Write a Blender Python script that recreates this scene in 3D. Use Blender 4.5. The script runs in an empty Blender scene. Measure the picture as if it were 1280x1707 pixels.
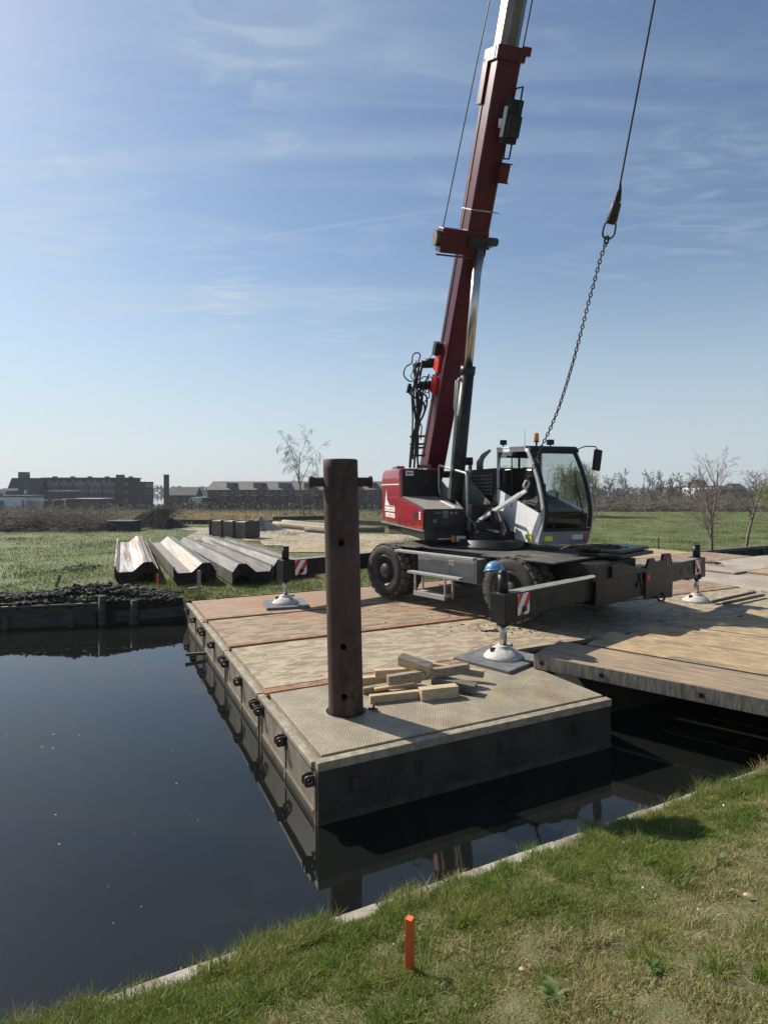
import bpy, bmesh, math, random
import numpy as np
from mathutils import Vector, Matrix
from mathutils.geometry import tessellate_polygon
random.seed(7); rng = np.random.default_rng(7)
S = bpy.context.scene
R = math.radians
V = Vector
# ------------------------------------------------------------------ camera, sky, sun, exposure
EYE = 2.4; FPX = 970.0; HOR = 815.0
cam = bpy.data.objects.new('camera', bpy.data.cameras.new('camera'))
S.collection.objects.link(cam); S.camera = cam
cam.location = (0, 0, EYE); cam.rotation_euler = (R(90), 0, 0)
cam.data.sensor_fit = 'VERTICAL'; cam.data.sensor_height = 36; cam.data.lens = 36 * FPX / 1707
cam.data.shift_y = -(853.5 - HOR) / 1707
cam.data.clip_start = 0.05; cam.data.clip_end = 3000
SUN_AZ = R(-53); SUN_EL = R(40)
SUNV = V((math.sin(SUN_AZ) * math.cos(SUN_EL), math.cos(SUN_AZ) * math.cos(SUN_EL), math.sin(SUN_EL)))
sun = bpy.data.objects.new('sun', bpy.data.lights.new('sun', 'SUN'))
S.collection.objects.link(sun)
sun.data.energy = 5.0; sun.data.angle = R(0.53); sun.data.color = (1.0, 0.93, 0.82)
sun.rotation_euler = SUNV.to_track_quat('Z', 'Y').to_euler()
W = bpy.data.worlds.new('World'); S.world = W; W.use_nodes = True
S.view_settings.view_transform = 'Standard'; S.view_settings.look = 'None'
S.view_settings.exposure = 0.42; S.view_settings.gamma = 1

def world():
    nt = W.node_tree; N = nt.nodes; L = nt.links; N.clear()
    def n(t, **k):
        x = N.new(t)
        for a, b in k.items(): setattr(x, a, b)
        return x
    def math_(op, a, b=None, c=None):
        x = n('ShaderNodeMath', operation=op)
        for i, v in enumerate((a, b, c)):
            if v is None: continue
            if isinstance(v, (int, float)): x.inputs[i].default_value = v
            else: L.new(v, x.inputs[i])
        return x.outputs[0]
    sky = n('ShaderNodeTexSky', sky_type='NISHITA', sun_disc=False, sun_elevation=SUN_EL, sun_rotation=SUN_AZ,
            air_density=1.2, dust_density=.55, ozone_density=3.0, altitude=0)
    tc = n('ShaderNodeTexCoord')
    sep = n('ShaderNodeSeparateXYZ'); L.new(tc.outputs['Generated'], sep.inputs[0])
    zc = math_('MAXIMUM', sep.outputs[2], 0.03)
    px = math_('DIVIDE', sep.outputs[0], zc); py = math_('DIVIDE', sep.outputs[1], zc)
    cmb = n('ShaderNodeCombineXYZ'); L.new(px, cmb.inputs[0]); L.new(py, cmb.inputs[1])
    def cirrus(rot, sc, seed, lo, hi, dist=1.5):
        mp = n('ShaderNodeMapping'); L.new(cmb.outputs[0], mp.inputs[0])
        mp.inputs['Rotation'].default_value = (0, 0, R(rot)); mp.inputs['Scale'].default_value = sc
        mp.inputs['Location'].default_value = (seed, seed * 1.7, 0)
        no = n('ShaderNodeTexNoise'); L.new(mp.outputs[0], no.inputs[0])
        no.inputs['Scale'].default_value = 1.0; no.inputs['Detail'].default_value = 7
        no.inputs['Roughness'].default_value = .55; no.inputs['Distortion'].default_value = dist
        mr = n('ShaderNodeMapRange', interpolation_type='SMOOTHSTEP'); L.new(no.outputs[0], mr.inputs[0])
        mr.inputs[1].default_value = lo; mr.inputs[2].default_value = hi
        return mr.outputs[0]
    c1 = cirrus(28, (.45, 1.6, 1), 3.1, .47, .74)
    c2 = cirrus(-20, (.20, 1.1, 1), 9.4, .49, .70, 1.0)
    c3 = cirrus(10, (1.8, 3.2, 1), 14.2, .54, .74)
    # more veil towards the sun's side
    dot = n('ShaderNodeVectorMath', operation='DOT_PRODUCT'); L.new(tc.outputs['Generated'], dot.inputs[0])
    dot.inputs[1].default_value = (-0.75, 0.62, 0.25)
    side = n('ShaderNodeMapRange'); L.new(dot.outputs['Value'], side.inputs[0])
    side.inputs[1].default_value = .1; side.inputs[2].default_value = 1.0; side.inputs[3].default_value = .25; side.inputs[4].default_value = 1.0
    cl = math_('ADD', math_('MULTIPLY', c1, .42), math_('ADD', math_('MULTIPLY', c2, .34), math_('MULTIPLY', c3, .26)))
    cl = math_('MULTIPLY', cl, side.outputs[0])
    # two faint vapour trails, as thin great-circle arcs of cloud
    def trail(a, b, w, amt):
        a = V(a).normalized(); b = V(b).normalized(); nn = a.cross(b).normalized(); mid = (a + b).normalized()
        d = n('ShaderNodeVectorMath', operation='DOT_PRODUCT'); L.new(tc.outputs['Generated'], d.inputs[0]); d.inputs[1].default_value = nn
        m = n('ShaderNodeVectorMath', operation='DOT_PRODUCT'); L.new(tc.outputs['Generated'], m.inputs[0]); m.inputs[1].default_value = mid
        e = n('ShaderNodeMapRange', interpolation_type='SMOOTHSTEP'); L.new(math_('ABSOLUTE', d.outputs['Value']), e.inputs[0])
        e.inputs[1].default_value = 0; e.inputs[2].default_value = w; e.inputs[3].default_value = amt; e.inputs[4].default_value = 0
        f = n('ShaderNodeMapRange', interpolation_type='SMOOTHSTEP'); L.new(m.outputs['Value'], f.inputs[0])
        f.inputs[1].default_value = mid.dot(a) - .004; f.inputs[2].default_value = mid.dot(a) + .01
        return math_('MULTIPLY', e.outputs[0], f.outputs[0])
    def ray(x, y): return ((x - 640) / FPX, 1, -(y - HOR) / FPX)
    cl = math_('ADD', cl, trail(ray(400, 400), ray(720, 352), .0045, .16))
    cl = math_('ADD', cl, trail(ray(-60, 85), ray(95, 155), .006, .12))
    cl = math_('ADD', cl, trail(ray(-60, 462), ray(50, 455), .004, .16))
    def puff(x, y, rad, amt, seed):
        c = V(ray(x, y)).normalized(); d = n('ShaderNodeVectorMath', operation='DISTANCE'); L.new(tc.outputs['Generated'], d.inputs[0]); d.inputs[1].default_value = c
        e = n('ShaderNodeMapRange', interpolation_type='SMOOTHSTEP'); L.new(d.outputs['Value'], e.inputs[0]); e.inputs[1].default_value = 0; e.inputs[2].default_value = rad; e.inputs[3].default_value = 1; e.inputs[4].default_value = 0
        return math_('MULTIPLY', math_('MULTIPLY', e.outputs[0], cirrus(35 + seed * 7, (2.2, 7, 1), seed, .42, .66, 2.0)), amt)
    for i_, (x, y, rad, amt) in enumerate(((390, 508, .085, .75), (335, 578, .10, .62), (560, 560, .14, .34), (370, 455, .13, .30), (60, 290, .22, .38), (60, 400, .2, .3), (420, 60, .2, .28), (620, 600, .18, .25), (150, 650, .22, .35), (1150, 360, .25, .2))):
        cl = math_('ADD', cl, puff(x, y, rad, amt, 2.0 + i_ * 1.3))
    cl = math_('MINIMUM', cl, .75)
    # thin white haze low over the horizon
    hz = n('ShaderNodeMapRange', interpolation_type='SMOOTHSTEP'); L.new(sep.outputs[2], hz.inputs[0])
    hz.inputs[1].default_value = 0; hz.inputs[2].default_value = .40; hz.inputs[3].default_value = .78; hz.inputs[4].default_value = 0
    cl = math_('MAXIMUM', cl, hz.outputs[0])
    mix = n('ShaderNodeMix', data_type='RGBA'); L.new(cl, mix.inputs[0]); L.new(sky.outputs[0], mix.inputs[6])
    mix.inputs[7].default_value = (5.3, 6.2, 7.0, 1)
    bg = n('ShaderNodeBackground'); L.new(mix.outputs[2], bg.inputs[0]); bg.inputs[1].default_value = 0.080
    out = n('ShaderNodeOutputWorld'); L.new(bg.outputs[0], out.inputs[0])
world()

# ------------------------------------------------------------------ helpers
def P(px, py, z=0.0):
    d = FPX * (EYE - z) / (py - HOR)
    return V(((px - 640) / FPX * d, d, z))
def D(px, py, d):
    return V(((px - 640) / FPX * d, d, EYE - (py - HOR) / FPX * d))
def pxof(p):
    return (640 + FPX * p[0] / p[1], HOR + FPX * (EYE - p[2]) / p[1])

class MB:
    def __init__(s): s.v = []; s.f = []; s.sm = []; s.mi = []; s.cur = 0
    def _add(s, vs, fs, smooth=False):
        o = len(s.v); s.v += [tuple(v) for v in vs]
        for f in fs: s.f.append([i + o for i in f]); s.sm.append(smooth); s.mi.append(s.cur)
        return s
    def box(s, lo, hi, M=None):
        x0, y0, z0 = lo; x1, y1, z1 = hi
        vs = [V((x, y, z)) for z in (z0, z1) for (x, y) in ((x0, y0), (x1, y0), (x1, y1), (x0, y1))]
        if M is not None: vs = [M @ v for v in vs]
        return s._add(vs, [(3, 2, 1, 0), (4, 5, 6, 7), (0, 1, 5, 4), (1, 2, 6, 5), (2, 3, 7, 6), (3, 0, 4, 7)])
    def bar(s, a, b, w, h, up=(0, 0, 1)):
        a = V(a); b = V(b); d = (b - a); l = d.length; d.normalize(); up = V(up)
        sd = d.cross(up)
        if sd.length < 1e-5: sd = d.cross(V((1, 0, 0)))
        sd.normalize(); u = sd.cross(d)
        M = Matrix.Translation(a) @ Matrix((d, sd, u)).transposed().to_4x4()
        return s.box((0, -w / 2, -h / 2), (l, w / 2, h / 2), M)
    def ring(s, c, ax, r, n, ph=0):
        ax = V(ax).normalized(); t = V((0, 0, 1)) if abs(ax.z) < .9 else V((1, 0, 0))
        u = ax.cross(t).normalized(); w = ax.cross(u)
        return [V(c) + (u * math.cos(2 * math.pi * i / n + ph) + w * math.sin(2 * math.pi * i / n + ph)) * r for i in range(n)]
    def tube(s, a, b, r0, r1=None, n=12, caps=True, smooth=True):
        r1 = r0 if r1 is None else r1; ax = V(b) - V(a)
        vs = s.ring(a, ax, r0, n) + s.ring(b, ax, r1, n)
        s._add(vs, [(i, (i + 1) % n, n + (i + 1) % n, n + i) for i in range(n)], smooth)
        if caps:
            o = len(s.v) - 2 * n
            s.f.append([o + i for i in reversed(range(n))]); s.sm.append(False); s.mi.append(s.cur)
            s.f.append([o + n + i for i in range(n)]); s.sm.append(False); s.mi.append(s.cur)
        return s
    def path(s, pts, r, n=8, closed=False, caps=True):
        pts = [V(p) for p in pts]; m = len(pts)
        rr = r if isinstance(r, (list, tuple)) else [r] * m
        rings = []; prev = None
        for i, p in enumerate(pts):
            if closed: t = pts[(i + 1) % m] - pts[i - 1]
            else: t = pts[min(i + 1, m - 1)] - pts[max(i - 1, 0)]
            if t.length < 1e-9: t = V((0, 0, 1))
            t.normalize()
            if prev is None:
                u = t.orthogonal().normalized()
            else:
                u = prev - t * prev.dot(t)
                if u.length < 1e-6: u = t.orthogonal()
                u.normalize()
            prev = u; w = t.cross(u)
            rings += [p + (u * math.cos(2 * math.pi * k / n) + w * math.sin(2 * math.pi * k / n)) * rr[i] for k in range(n)]
        fs = []
        for i in range(m if closed else m - 1):
            j = (i + 1) % m
            fs += [(i * n + k, i * n + (k + 1) % n, j * n + (k + 1) % n, j * n + k) for k in range(n)]
        s._add(rings, fs, True)
        if caps and not closed:
            o = len(s.v) - m * n
            s.f.append([o + k for k in reversed(range(n))]); s.f.append([o + (m - 1) * n + k for k in range(n)])
            s.sm += [False, False]; s.mi += [s.cur, s.cur]
        return s
    def prism(s, poly, M, depth):
        """poly in local XY, extruded along local Z by depth (two numbers or one)"""
        z0, z1 = depth if isinstance(depth, (tuple, list)) else (0, depth)
        n = len(poly)
        vs = [M @ V((x, y, z0)) for x, y in poly] + [M @ V((x, y, z1)) for x, y in poly]
        tri = tessellate_polygon([[V((x, y, 0)) for x, y in poly]])
        area = sum(poly[i][0] * poly[(i + 1) % n][1] - poly[(i + 1) % n][0] * poly[i][1] for i in range(n))
        fs = []
        for t in tri:
            a, b, c = t
            ar = (poly[b][0] - poly[a][0]) * (poly[c][1] - poly[a][1]) - (poly[c][0] - poly[a][0]) * (poly[b][1] - poly[a][1])
            if ar < 0: a, c = c, a
            fs += [(c, b, a), (n + a, n + b, n + c)]
        for i in range(n):
            j = (i + 1) % n
            fs.append((i, j, n + j, n + i) if area > 0 else (j, i, n + i, n + j))
        return s._add(vs, fs)
    def holeplate(s, outer, inner, M, depth):
        n = len(outer); z0, z1 = depth
        vs = [M @ V((x, y, z)) for z in (z0, z1) for L_ in (outer, inner) for x, y in L_]
        fs = []
        for i in range(n):
            j = (i + 1) % n
            fs += [(i, n + i, n + j, j), (2 * n + i, 2 * n + j, 3 * n + j, 3 * n + i),
                   (i, j, 2 * n + j, 2 * n + i), (n + i, 3 * n + i, 3 * n + j, n + j)]
        return s._add(vs, fs)
    def lathe(s, prof, M, n=24, smooth=True):
        vs = [M @ V((r * math.cos(2 * math.pi * i / n), r * math.sin(2 * math.pi * i / n), z)) for r, z in prof for i in range(n)]
        fs = []
        for k in range(len(prof) - 1):
            fs += [(k * n + i, k * n + (i + 1) % n, (k + 1) * n + (i + 1) % n, (k + 1) * n + i) for i in range(n)]
        return s._add(vs, fs, smooth)
    def quad(s, a, b, c, d): return s._add([a, b, c, d], [(0, 1, 2, 3)])
    def sphere(s, c, r, M=None, n=14, m=8, half=False):
        prof = []
        for i in range(m + 1):
            a = (math.pi / 2) * (1 - i / m * (1 if half else 2))
            prof.append((max(r * math.cos(a), 1e-4), r * math.sin(a)))
        T = Matrix.Translation(V(c)) @ (M if M is not None else Matrix.Identity(4))
        return s.lathe(prof, T, n)
    def build(s, name, mats, parent=None, bevel=0, base=None, recalc=True):
        me = bpy.data.meshes.new(name)
        off = V((0, 0, 0))
        if parent is not None and base is None: off = WORLD_OF.get(parent.name, V((0, 0, 0)))
        if base is not None: off = V(base)
        vs = [(v[0] - off[0], v[1] - off[1], v[2] - off[2]) for v in s.v]
        me.from_pydata(vs, [], s.f); 
        if not isinstance(mats, (list, tuple)): mats = [mats]
        for m in mats: me.materials.append(m)
        me.polygons.foreach_set('use_smooth', s.sm)
        me.polygons.foreach_set('material_index', s.mi)
        if recalc:
            bm = bmesh.new(); bm.from_mesh(me); bmesh.ops.recalc_face_normals(bm, faces=bm.faces); bm.to_mesh(me); bm.free()
        me.update()
        o = bpy.data.objects.new(name, me); S.collection.objects.link(o)
        if parent is not None: o.parent = parent; WORLD_OF[o.name] = off
        elif base is not None: o.location = base; WORLD_OF[o.name] = off
        if bevel:
            b = o.modifiers.new('bevel', 'BEVEL'); b.width = bevel; b.segments = 2; b.limit_method = 'ANGLE'; b.angle_limit = R(40)
        return o
WORLD_OF = {}
def tag(o, label=None, cat=None, group=None, kind=None):
    if label: o['label'] = label
    if cat: o['category'] = cat
    if group: o['group'] = group
    if kind: o['kind'] = kind
    return o
def thing(name, label, cat, loc=(0, 0, 0), group=None):
    o = bpy.data.objects.new(name, None); S.collection.objects.link(o); o.empty_display_size = .3
    o.location = loc; WORLD_OF[o.name] = V(loc)
    return tag(o, label, cat, group)
def copy_tree(o, parent=None, M=None, label=None):
    c = o.copy(); S.collection.objects.link(c)
    if parent is not None: c.parent = parent
    if M is not None: c.matrix_world = M
    if label: c['label'] = label
    for ch in list(o.children): copy_tree(ch, c)
    return c
def frame(o, x, y, z=None):
    x = V(x).normalized(); y = V(y).normalized(); z = x.cross(y) if z is None else V(z)
    return Matrix.Translation(V(o)) @ Matrix((x, y, z)).transposed().to_4x4()

# ------------------------------------------------------------------ materials
def mat(name, col, rough=.6, metal=0.0, col2=None, sc=4, lo=.4, hi=.62, col3=None, sc3=.8, lo3=.5, hi3=.68,
        bump=0, fine=.22, fsc=30, bsc=60, stretch=(1, 1, 1), rot=(0, 0, 0), spec=.5, coat=0, rvar=0, bdist=.01, distort=0, trans=0, alpha=None, bdetail=4):
    m = bpy.data.materials.new(name); m.use_nodes = True
    N = m.node_tree.nodes; L = m.node_tree.links
    b = N['Principled BSDF']
    b.inputs['Roughness'].default_value = rough; b.inputs['Metallic'].default_value = metal
    b.inputs['Specular IOR Level'].default_value = spec; b.inputs['Coat Weight'].default_value = coat
    b.inputs['Base Color'].default_value = (*col, 1)
    tc = N.new('ShaderNodeTexCoord'); m0 = N.new('ShaderNodeMapping'); mp = N.new('ShaderNodeMapping'); L.new(tc.outputs['Object'], m0.inputs[0]); L.new(m0.outputs[0], mp.inputs[0])
    mp.inputs['Scale'].default_value = stretch; m0.inputs['Rotation'].default_value = rot
    def noise(scale, detail=6, rr=.6):
        n = N.new('ShaderNodeTexNoise'); L.new(mp.outputs[0], n.inputs[0])
        n.inputs['Scale'].default_value = scale; n.inputs['Detail'].default_value = detail; n.inputs['Roughness'].default_value = rr
        n.inputs['Distortion'].default_value = distort
        return n
    src = None
    if col2 is not None:
        n = noise(sc); r = N.new('ShaderNodeMapRange'); L.new(n.outputs[0], r.inputs[0]); r.inputs[1].default_value = lo; r.inputs[2].default_value = hi
        x = N.new('ShaderNodeMix'); x.data_type = 'RGBA'; L.new(r.outputs[0], x.inputs[0]); x.inputs[6].default_value = (*col, 1); x.inputs[7].default_value = (*col2, 1)
        src = x.outputs[2]
        if rvar:
            rr = N.new('ShaderNodeMapRange'); L.new(r.outputs[0], rr.inputs[0]); rr.inputs[3].default_value = rough; rr.inputs[4].default_value = rough + rvar
            L.new(rr.outputs[0], b.inputs['Roughness'])
    if col3 is not None:
        n = noise(sc3, 8, .7); r = N.new('ShaderNodeMapRange'); L.new(n.outputs[0], r.inputs[0]); r.inputs[1].default_value = lo3; r.inputs[2].default_value = hi3
        x = N.new('ShaderNodeMix'); x.data_type = 'RGBA'; L.new(r.outputs[0], x.inputs[0])
        if src is not None: L.new(src, x.inputs[6])
        else: x.inputs[6].default_value = (*col, 1)
        x.inputs[7].default_value = (*col3, 1); src = x.outputs[2]
    if src is not None:
        if fine:
            n = noise(fsc, 5, .75); r = N.new('ShaderNodeMapRange'); L.new(n.outputs[0], r.inputs[0]); r.inputs[1].default_value = .3; r.inputs[2].default_value = .7
            r.inputs[3].default_value = 1 - fine; r.inputs[4].default_value = 1 + fine
            x = N.new('ShaderNodeMix'); x.data_type = 'RGBA'; x.blend_type = 'MULTIPLY'; x.inputs[0].default_value = 1; L.new(src, x.inputs[6]); L.new(r.outputs[0], x.inputs[7]); src = x.outputs[2]
        L.new(src, b.inputs['Base Color'])
    if bump:
        n = noise(bsc, bdetail); bp = N.new('ShaderNodeBump'); L.new(n.outputs[0], bp.inputs['Height'])
        bp.inputs['Strength'].default_value = bump; bp.inputs['Distance'].default_value = bdist; L.new(bp.outputs[0], b.inputs['Normal'])
    m['src'] = 1
    return m

def checker_deck(name, base, dirt, rust, ang):
    """worn tread plate: rows of small raised lozenges"""
    m = mat(name, base, .55, .25, dirt, 3.0, .42, .62, rust, .9, .52, .72)
    N = m.node_tree.nodes; L = m.node_tree.links; b = N['Principled BSDF']
    tc = N.new('ShaderNodeTexCoord'); 
    def wave(rot, scale):
        mp = N.new('ShaderNodeMapping'); L.new(tc.outputs['Object'], mp.inputs[0]); mp.inputs['Rotation'].default_value = (0, 0, R(rot))
        w = N.new('ShaderNodeTexWave'); L.new(mp.outputs[0], w.inputs[0]); w.inputs['Scale'].default_value = scale; w.inputs['Distortion'].default_value = 0
        return w
    a = wave(ang, 12.0); c = wave(ang + 90, 6.0)
    mu = N.new('ShaderNodeMath'); mu.operation = 'MULTIPLY'; L.new(a.outputs['Fac'], mu.inputs[0]); 
    mr = N.new('ShaderNodeMapRange'); L.new(c.outputs['Fac'], mr.inputs[0]); mr.inputs[1].default_value = .15; mr.inputs[2].default_value = .5
    L.new(mr.outputs[0], mu.inputs[1])
    sh = N.new('ShaderNodeMapRange'); L.new(mu.outputs[0], sh.inputs[0]); sh.inputs[1].default_value = .45; sh.inputs[2].default_value = .75
    bp = N.new('ShaderNodeBump'); L.new(sh.outputs[0], bp.inputs['Height']); bp.inputs['Strength'].default_value = .8; bp.inputs['Distance'].default_value = .006
    L.new(bp.outputs[0], b.inputs['Normal'])
    # worn bright tops of the lozenges
    src = b.inputs['Base Color'].links[0].from_socket
    x = N.new('ShaderNodeMix'); x.data_type = 'RGBA'; x.blend_type = 'MULTIPLY'
    cr = N.new('ShaderNodeMapRange'); L.new(sh.outputs[0], cr.inputs[0]); cr.inputs[3].default_value = .84; cr.inputs[4].default_value = 1.12
    L.new(src, x.inputs[6]); L.new(cr.outputs[0], x.inputs[7]); x.inputs[0].default_value = 1
    L.new(x.outputs[2], b.inputs['Base Color'])
    return m

RA = 26.2  # raft angle
MT = {}
MT['deck1'] = checker_deck('tread_plate', (.33, .285, .21), (.44, .37, .255), (.30, .19, .10), RA - 22)
MT['deck2'] = mat('dusty_deck_plate', (.34, .255, .165), .75, .1, (.19, .135, .09), 2.6, .44, .58, (.33, .16, .08), .75, .52, .64, .25, bsc=30, stretch=(1, 2.6, 1), rot=(0, 0, R(-RA)), distort=.9, fine=.3)
MT['deck3'] = mat('sandy_deck_plate', (.40, .33, .22), .8, .0, (.25, .195, .135), 3.2, .44, .56, (.15, .11, .08), 1.7, .55, .65, .3, bsc=24, stretch=(1, 2.4, 1), rot=(0, 0, R(-RA)), distort=1.0, fine=.3)
MT['deck4'] = mat('rusty_deck_plate', (.34, .235, .15), .75, .1, (.25, .18, .13), 2.6, .40, .60, (.34, .15, .065), 1.1, .47, .64, .25, bsc=30, stretch=(1, 2.4, 1), rot=(0, 0, R(-RA)), distort=.8, fine=.3)
MT['rust_strip'] = mat('rusty_flat_bar', (.31, .145, .07), .8, .1, (.19, .10, .06), 4, .4, .62, (.36, .25, .16), 2.6, .48, .62, .2, bsc=60)
MT['hullshade'] = mat('shaded_hull_steel', (.028, .025, .021), .7, .1, (.05, .045, .037), 2.2, .42, .62, (.055, .04, .03), 1.2, .56, .7, .2, bsc=25)  # hull steel with the shade of the front face put into its colour
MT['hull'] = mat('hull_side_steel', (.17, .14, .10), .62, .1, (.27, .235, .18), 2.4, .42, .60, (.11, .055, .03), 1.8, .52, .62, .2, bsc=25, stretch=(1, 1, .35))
MT['rim'] = mat('worn_rim_steel', (.25, .21, .15), .6, .2, (.38, .33, .25), 9, .42, .6, (.16, .085, .045), 2.2, .54, .7, .2, bsc=50)
MT['lug'] = mat('dark_lug_steel', (.035, .032, .03), .5, .3, (.07, .05, .035), 12, .45, .65)
MT['pile'] = mat('rusty_pile_steel', (.082, .041, .029), .62, .2, (.05, .028, .021), 2.3, .38, .62, (.15, .075, .042), 1.8, .54, .70, .35, bsc=30, stretch=(1, 1, .4), rvar=.2, fine=.45, fsc=14)
MT['stain'] = mat('waterline_grime', (.035, .036, .022), .8, 0, (.07, .065, .045), 6, .4, .62)
MT['wood_new'] = mat('pale_sawn_wood', (.55, .43, .27), .65, 0, (.42, .31, .185), 1.5, .4, .65, (.33, .25, .16), 1.1, .56, .75, .2, bsc=20, stretch=(2, 14, 14), rot=(0, 0, R(10)), fsc=3)
MT['wood_old'] = mat('grey_sawn_wood', (.27, .215, .155), .75, 0, (.36, .30, .21), 1.5, .4, .65, (.13, .10, .08), 1.3, .52, .7, .35, bsc=20, stretch=(2, 12, 12), rot=(0, 0, R(10)), fsc=3)
MT['wood_dark'] = mat('weathered_dark_wood', (.12, .105, .09), .8, 0, (.20, .17, .14), 2, .4, .62, (.05, .045, .04), 1.6, .5, .7, .4, bsc=20, stretch=(2, 10, 10), fsc=3)
MA = math.degrees(math.atan2(-.634, .773))
MT['mat'] = mat('weathered_mat_timber', (.37, .275, .17), .8, 0, (.24, .18, .12), 2.0, .38, .62, (.15, .115, .085), 1.6, .54, .66, .6, bsc=6, stretch=(.7, 9, 9), rot=(0, 0, R(-MA)), bdist=.03, fsc=5, fine=.35)
MT['matsand'] = mat('sandy_mat_timber', (.44, .315, .17), .85, 0, (.30, .22, .13), 2.6, .38, .60, (.17, .13, .095), 1.5, .54, .66, .5, bsc=8, stretch=(1.0, 2.4, 2.4), rot=(0, 0, R(-MA)), bdist=.02, fsc=9, fine=.3)
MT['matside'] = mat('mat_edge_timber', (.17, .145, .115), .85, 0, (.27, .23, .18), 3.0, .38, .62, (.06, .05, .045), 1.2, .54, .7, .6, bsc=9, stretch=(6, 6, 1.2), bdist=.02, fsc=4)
MT['pad'] = mat('grey_plastic_pad', (.115, .12, .125), .6, 0, (.19, .19, .185), 3.5, .42, .62, (.06, .06, .065), 2, .55, .7, .2, bsc=30)
MT['chassis'] = mat('dark_grey_paint', (.015, .016, .018), .42, .1, (.030, .029, .027), 3, .45, .65, (.05, .044, .037), 1.6, .62, .8, .1, bsc=60, spec=.28)
MT['chassis_top'] = mat('dusty_grey_paint', (.07, .066, .06), .6, .1, (.13, .12, .105), 4, .45, .65, bump=.1)
MT['beamtop'] = mat('pale_beam_paint', (.21, .20, .17), .6, .1, (.33, .31, .26), 4, .45, .65)
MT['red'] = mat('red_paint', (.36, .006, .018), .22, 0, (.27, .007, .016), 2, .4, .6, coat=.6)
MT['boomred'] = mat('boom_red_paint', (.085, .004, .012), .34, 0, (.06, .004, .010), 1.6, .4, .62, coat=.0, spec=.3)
MT['brightred'] = mat('bright_red_paint', (.62, .02, .015), .4)
MT['white'] = mat('white_panel', (.78, .78, .77), .35, 0, (.70, .70, .68), 2)
MT['cabwhite'] = mat('cab_light_grey', (.74, .75, .75), .33, 0, (.68, .68, .67), 3, coat=.3)
MT['cabgrey'] = mat('cab_grey_paint', (.36, .36, .355), .4, 0, (.28, .28, .275), 3)
MT['black'] = mat('black_plastic', (.007, .007, .008), .5, 0, (.016, .016, .016), 6, spec=.25)
MT['rubber'] = mat('tyre_rubber', (.020, .019, .018), .75, 0, (.06, .05, .038), 7, .42, .66, bump=.2, bsc=50)
MT['tread'] = mat('dusty_tyre_tread', (.085, .068, .048), .85, 0, (.15, .12, .085), 9, .40, .62, bump=.2, bsc=50)
MT['rimgrey'] = mat('wheel_rim_paint', (.024, .026, .03), .5, .1, (.06, .053, .046), 6)
MT['alu'] = mat('galvanised_steel', (.46, .46, .45), .45, .3, (.36, .35, .33), 5, rvar=.2)
MT['boxgrey'] = mat('toolbox_grey', (.20, .205, .21), .5, .3, (.27, .27, .27), 3)
MT['chrome'] = mat('chrome_rod', (.50, .485, .45), .30, 1.0, (.5, .48, .45), 3)
MT['foot'] = mat('light_foot_steel', (.58, .55, .50), .75, 0, (.36, .32, .27), 9, .45, .7, (.25, .2, .15), 5, .6, .75)
MT['tele'] = mat('bare_boom_steel', (.20, .18, .15), .28, .5, (.07, .065, .06), 1.2, .42, .64, stretch=(1, 1, .5))
MT['greytop'] = mat('anti_slip_grey', (.26, .24, .205), .8, 0, (.19, .175, .15), 8, .4, .6, (.36, .34, .30), 3, .56, .7, .4, bsc=180)
MT['greyplate'] = mat('frame_plate_grey', (.19, .18, .155), .55, .1, (.13, .125, .11), 3)
MT['hose'] = mat('black_hose_rubber', (.012, .012, .013), .5)
MT['steeldark'] = mat('oiled_dark_steel', (.06, .05, .042), .5, .5, (.12, .07, .045), 20, .45, .65)
MT['chain'] = mat('rusty_chain_steel', (.025, .019, .016), .55, .5, (.06, .035, .024), 30, .45, .65)
MT['amber'] = mat('amber_lens', (.85, .22, .01), .15)
MT['orange'] = mat('orange_paint', (.90, .155, .03), .75, 0, (.62, .115, .035), 14, .42, .6, stretch=(1, 1, .2), bump=.4, bsc=60, fine=.35)
MT['helmet'] = mat('blue_helmet_plastic', (.09, .22, .42), .3, coat=.3, col2=(.13, .27, .46), sc=8)
MT['lamp'] = mat('lamp_glass', (.66, .66, .63), .2, 0)
MT['yellow'] = mat('yellow_plastic', (.85, .72, .05), .5)
MT['concrete'] = mat('weathered_concrete', (.40, .36, .30), .85, 0, (.28, .25, .205), 5, .4, .62, (.17, .16, .115), 2.2, .52, .68, .6, bsc=50, bdist=.01)
MT['soil'] = mat('wet_peat_soil', (.008, .0065, .0055), .8, 0, (.028, .021, .015), 6, .45, .65, bump=.9, bsc=14, bdist=.05)
MT['sheet'] = mat('mill_sheet_steel', (.15, .14, .128), .48, .45, (.24, .225, .205), 1.3, .40, .62, (.30, .19, .115), .9, .54, .64, .1, bsc=12, stretch=(.25, 6, 6), rot=(0, 0, R(-115)), rvar=.12, fsc=5)
MT['sheetbrown'] = mat('browned_sheet_steel', (.27, .19, .13), .5, .4, (.18, .115, .075), 1.3, .42, .60, (.48, .455, .43), .8, .5, .58, .1, bsc=12, stretch=(.25, 6, 6), rot=(0, 0, R(-115)), fsc=5)
MT['sheetend'] = mat('dark_sheet_edges', (.02, .018, .018), .6, .3)
MT['revet'] = mat('wet_revetment_timber', (.032, .028, .021), .8, 0, (.07, .06, .044), 3, .4, .62, (.05, .065, .03), 2, .52, .7, .5, bsc=14, stretch=(1, 1, 4))
MT['bark'] = mat('grey_brown_bark', (.13, .105, .085), .85, 0, (.22, .19, .155), 9, .42, .62, bump=.5, bsc=30)
MT['twig'] = mat('bare_twigs', (.15, .115, .095), .85, 0, (.22, .16, .12), 3)
MT['birchtwig'] = mat('birch_twigs', (.19, .165, .16), .85)
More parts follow.
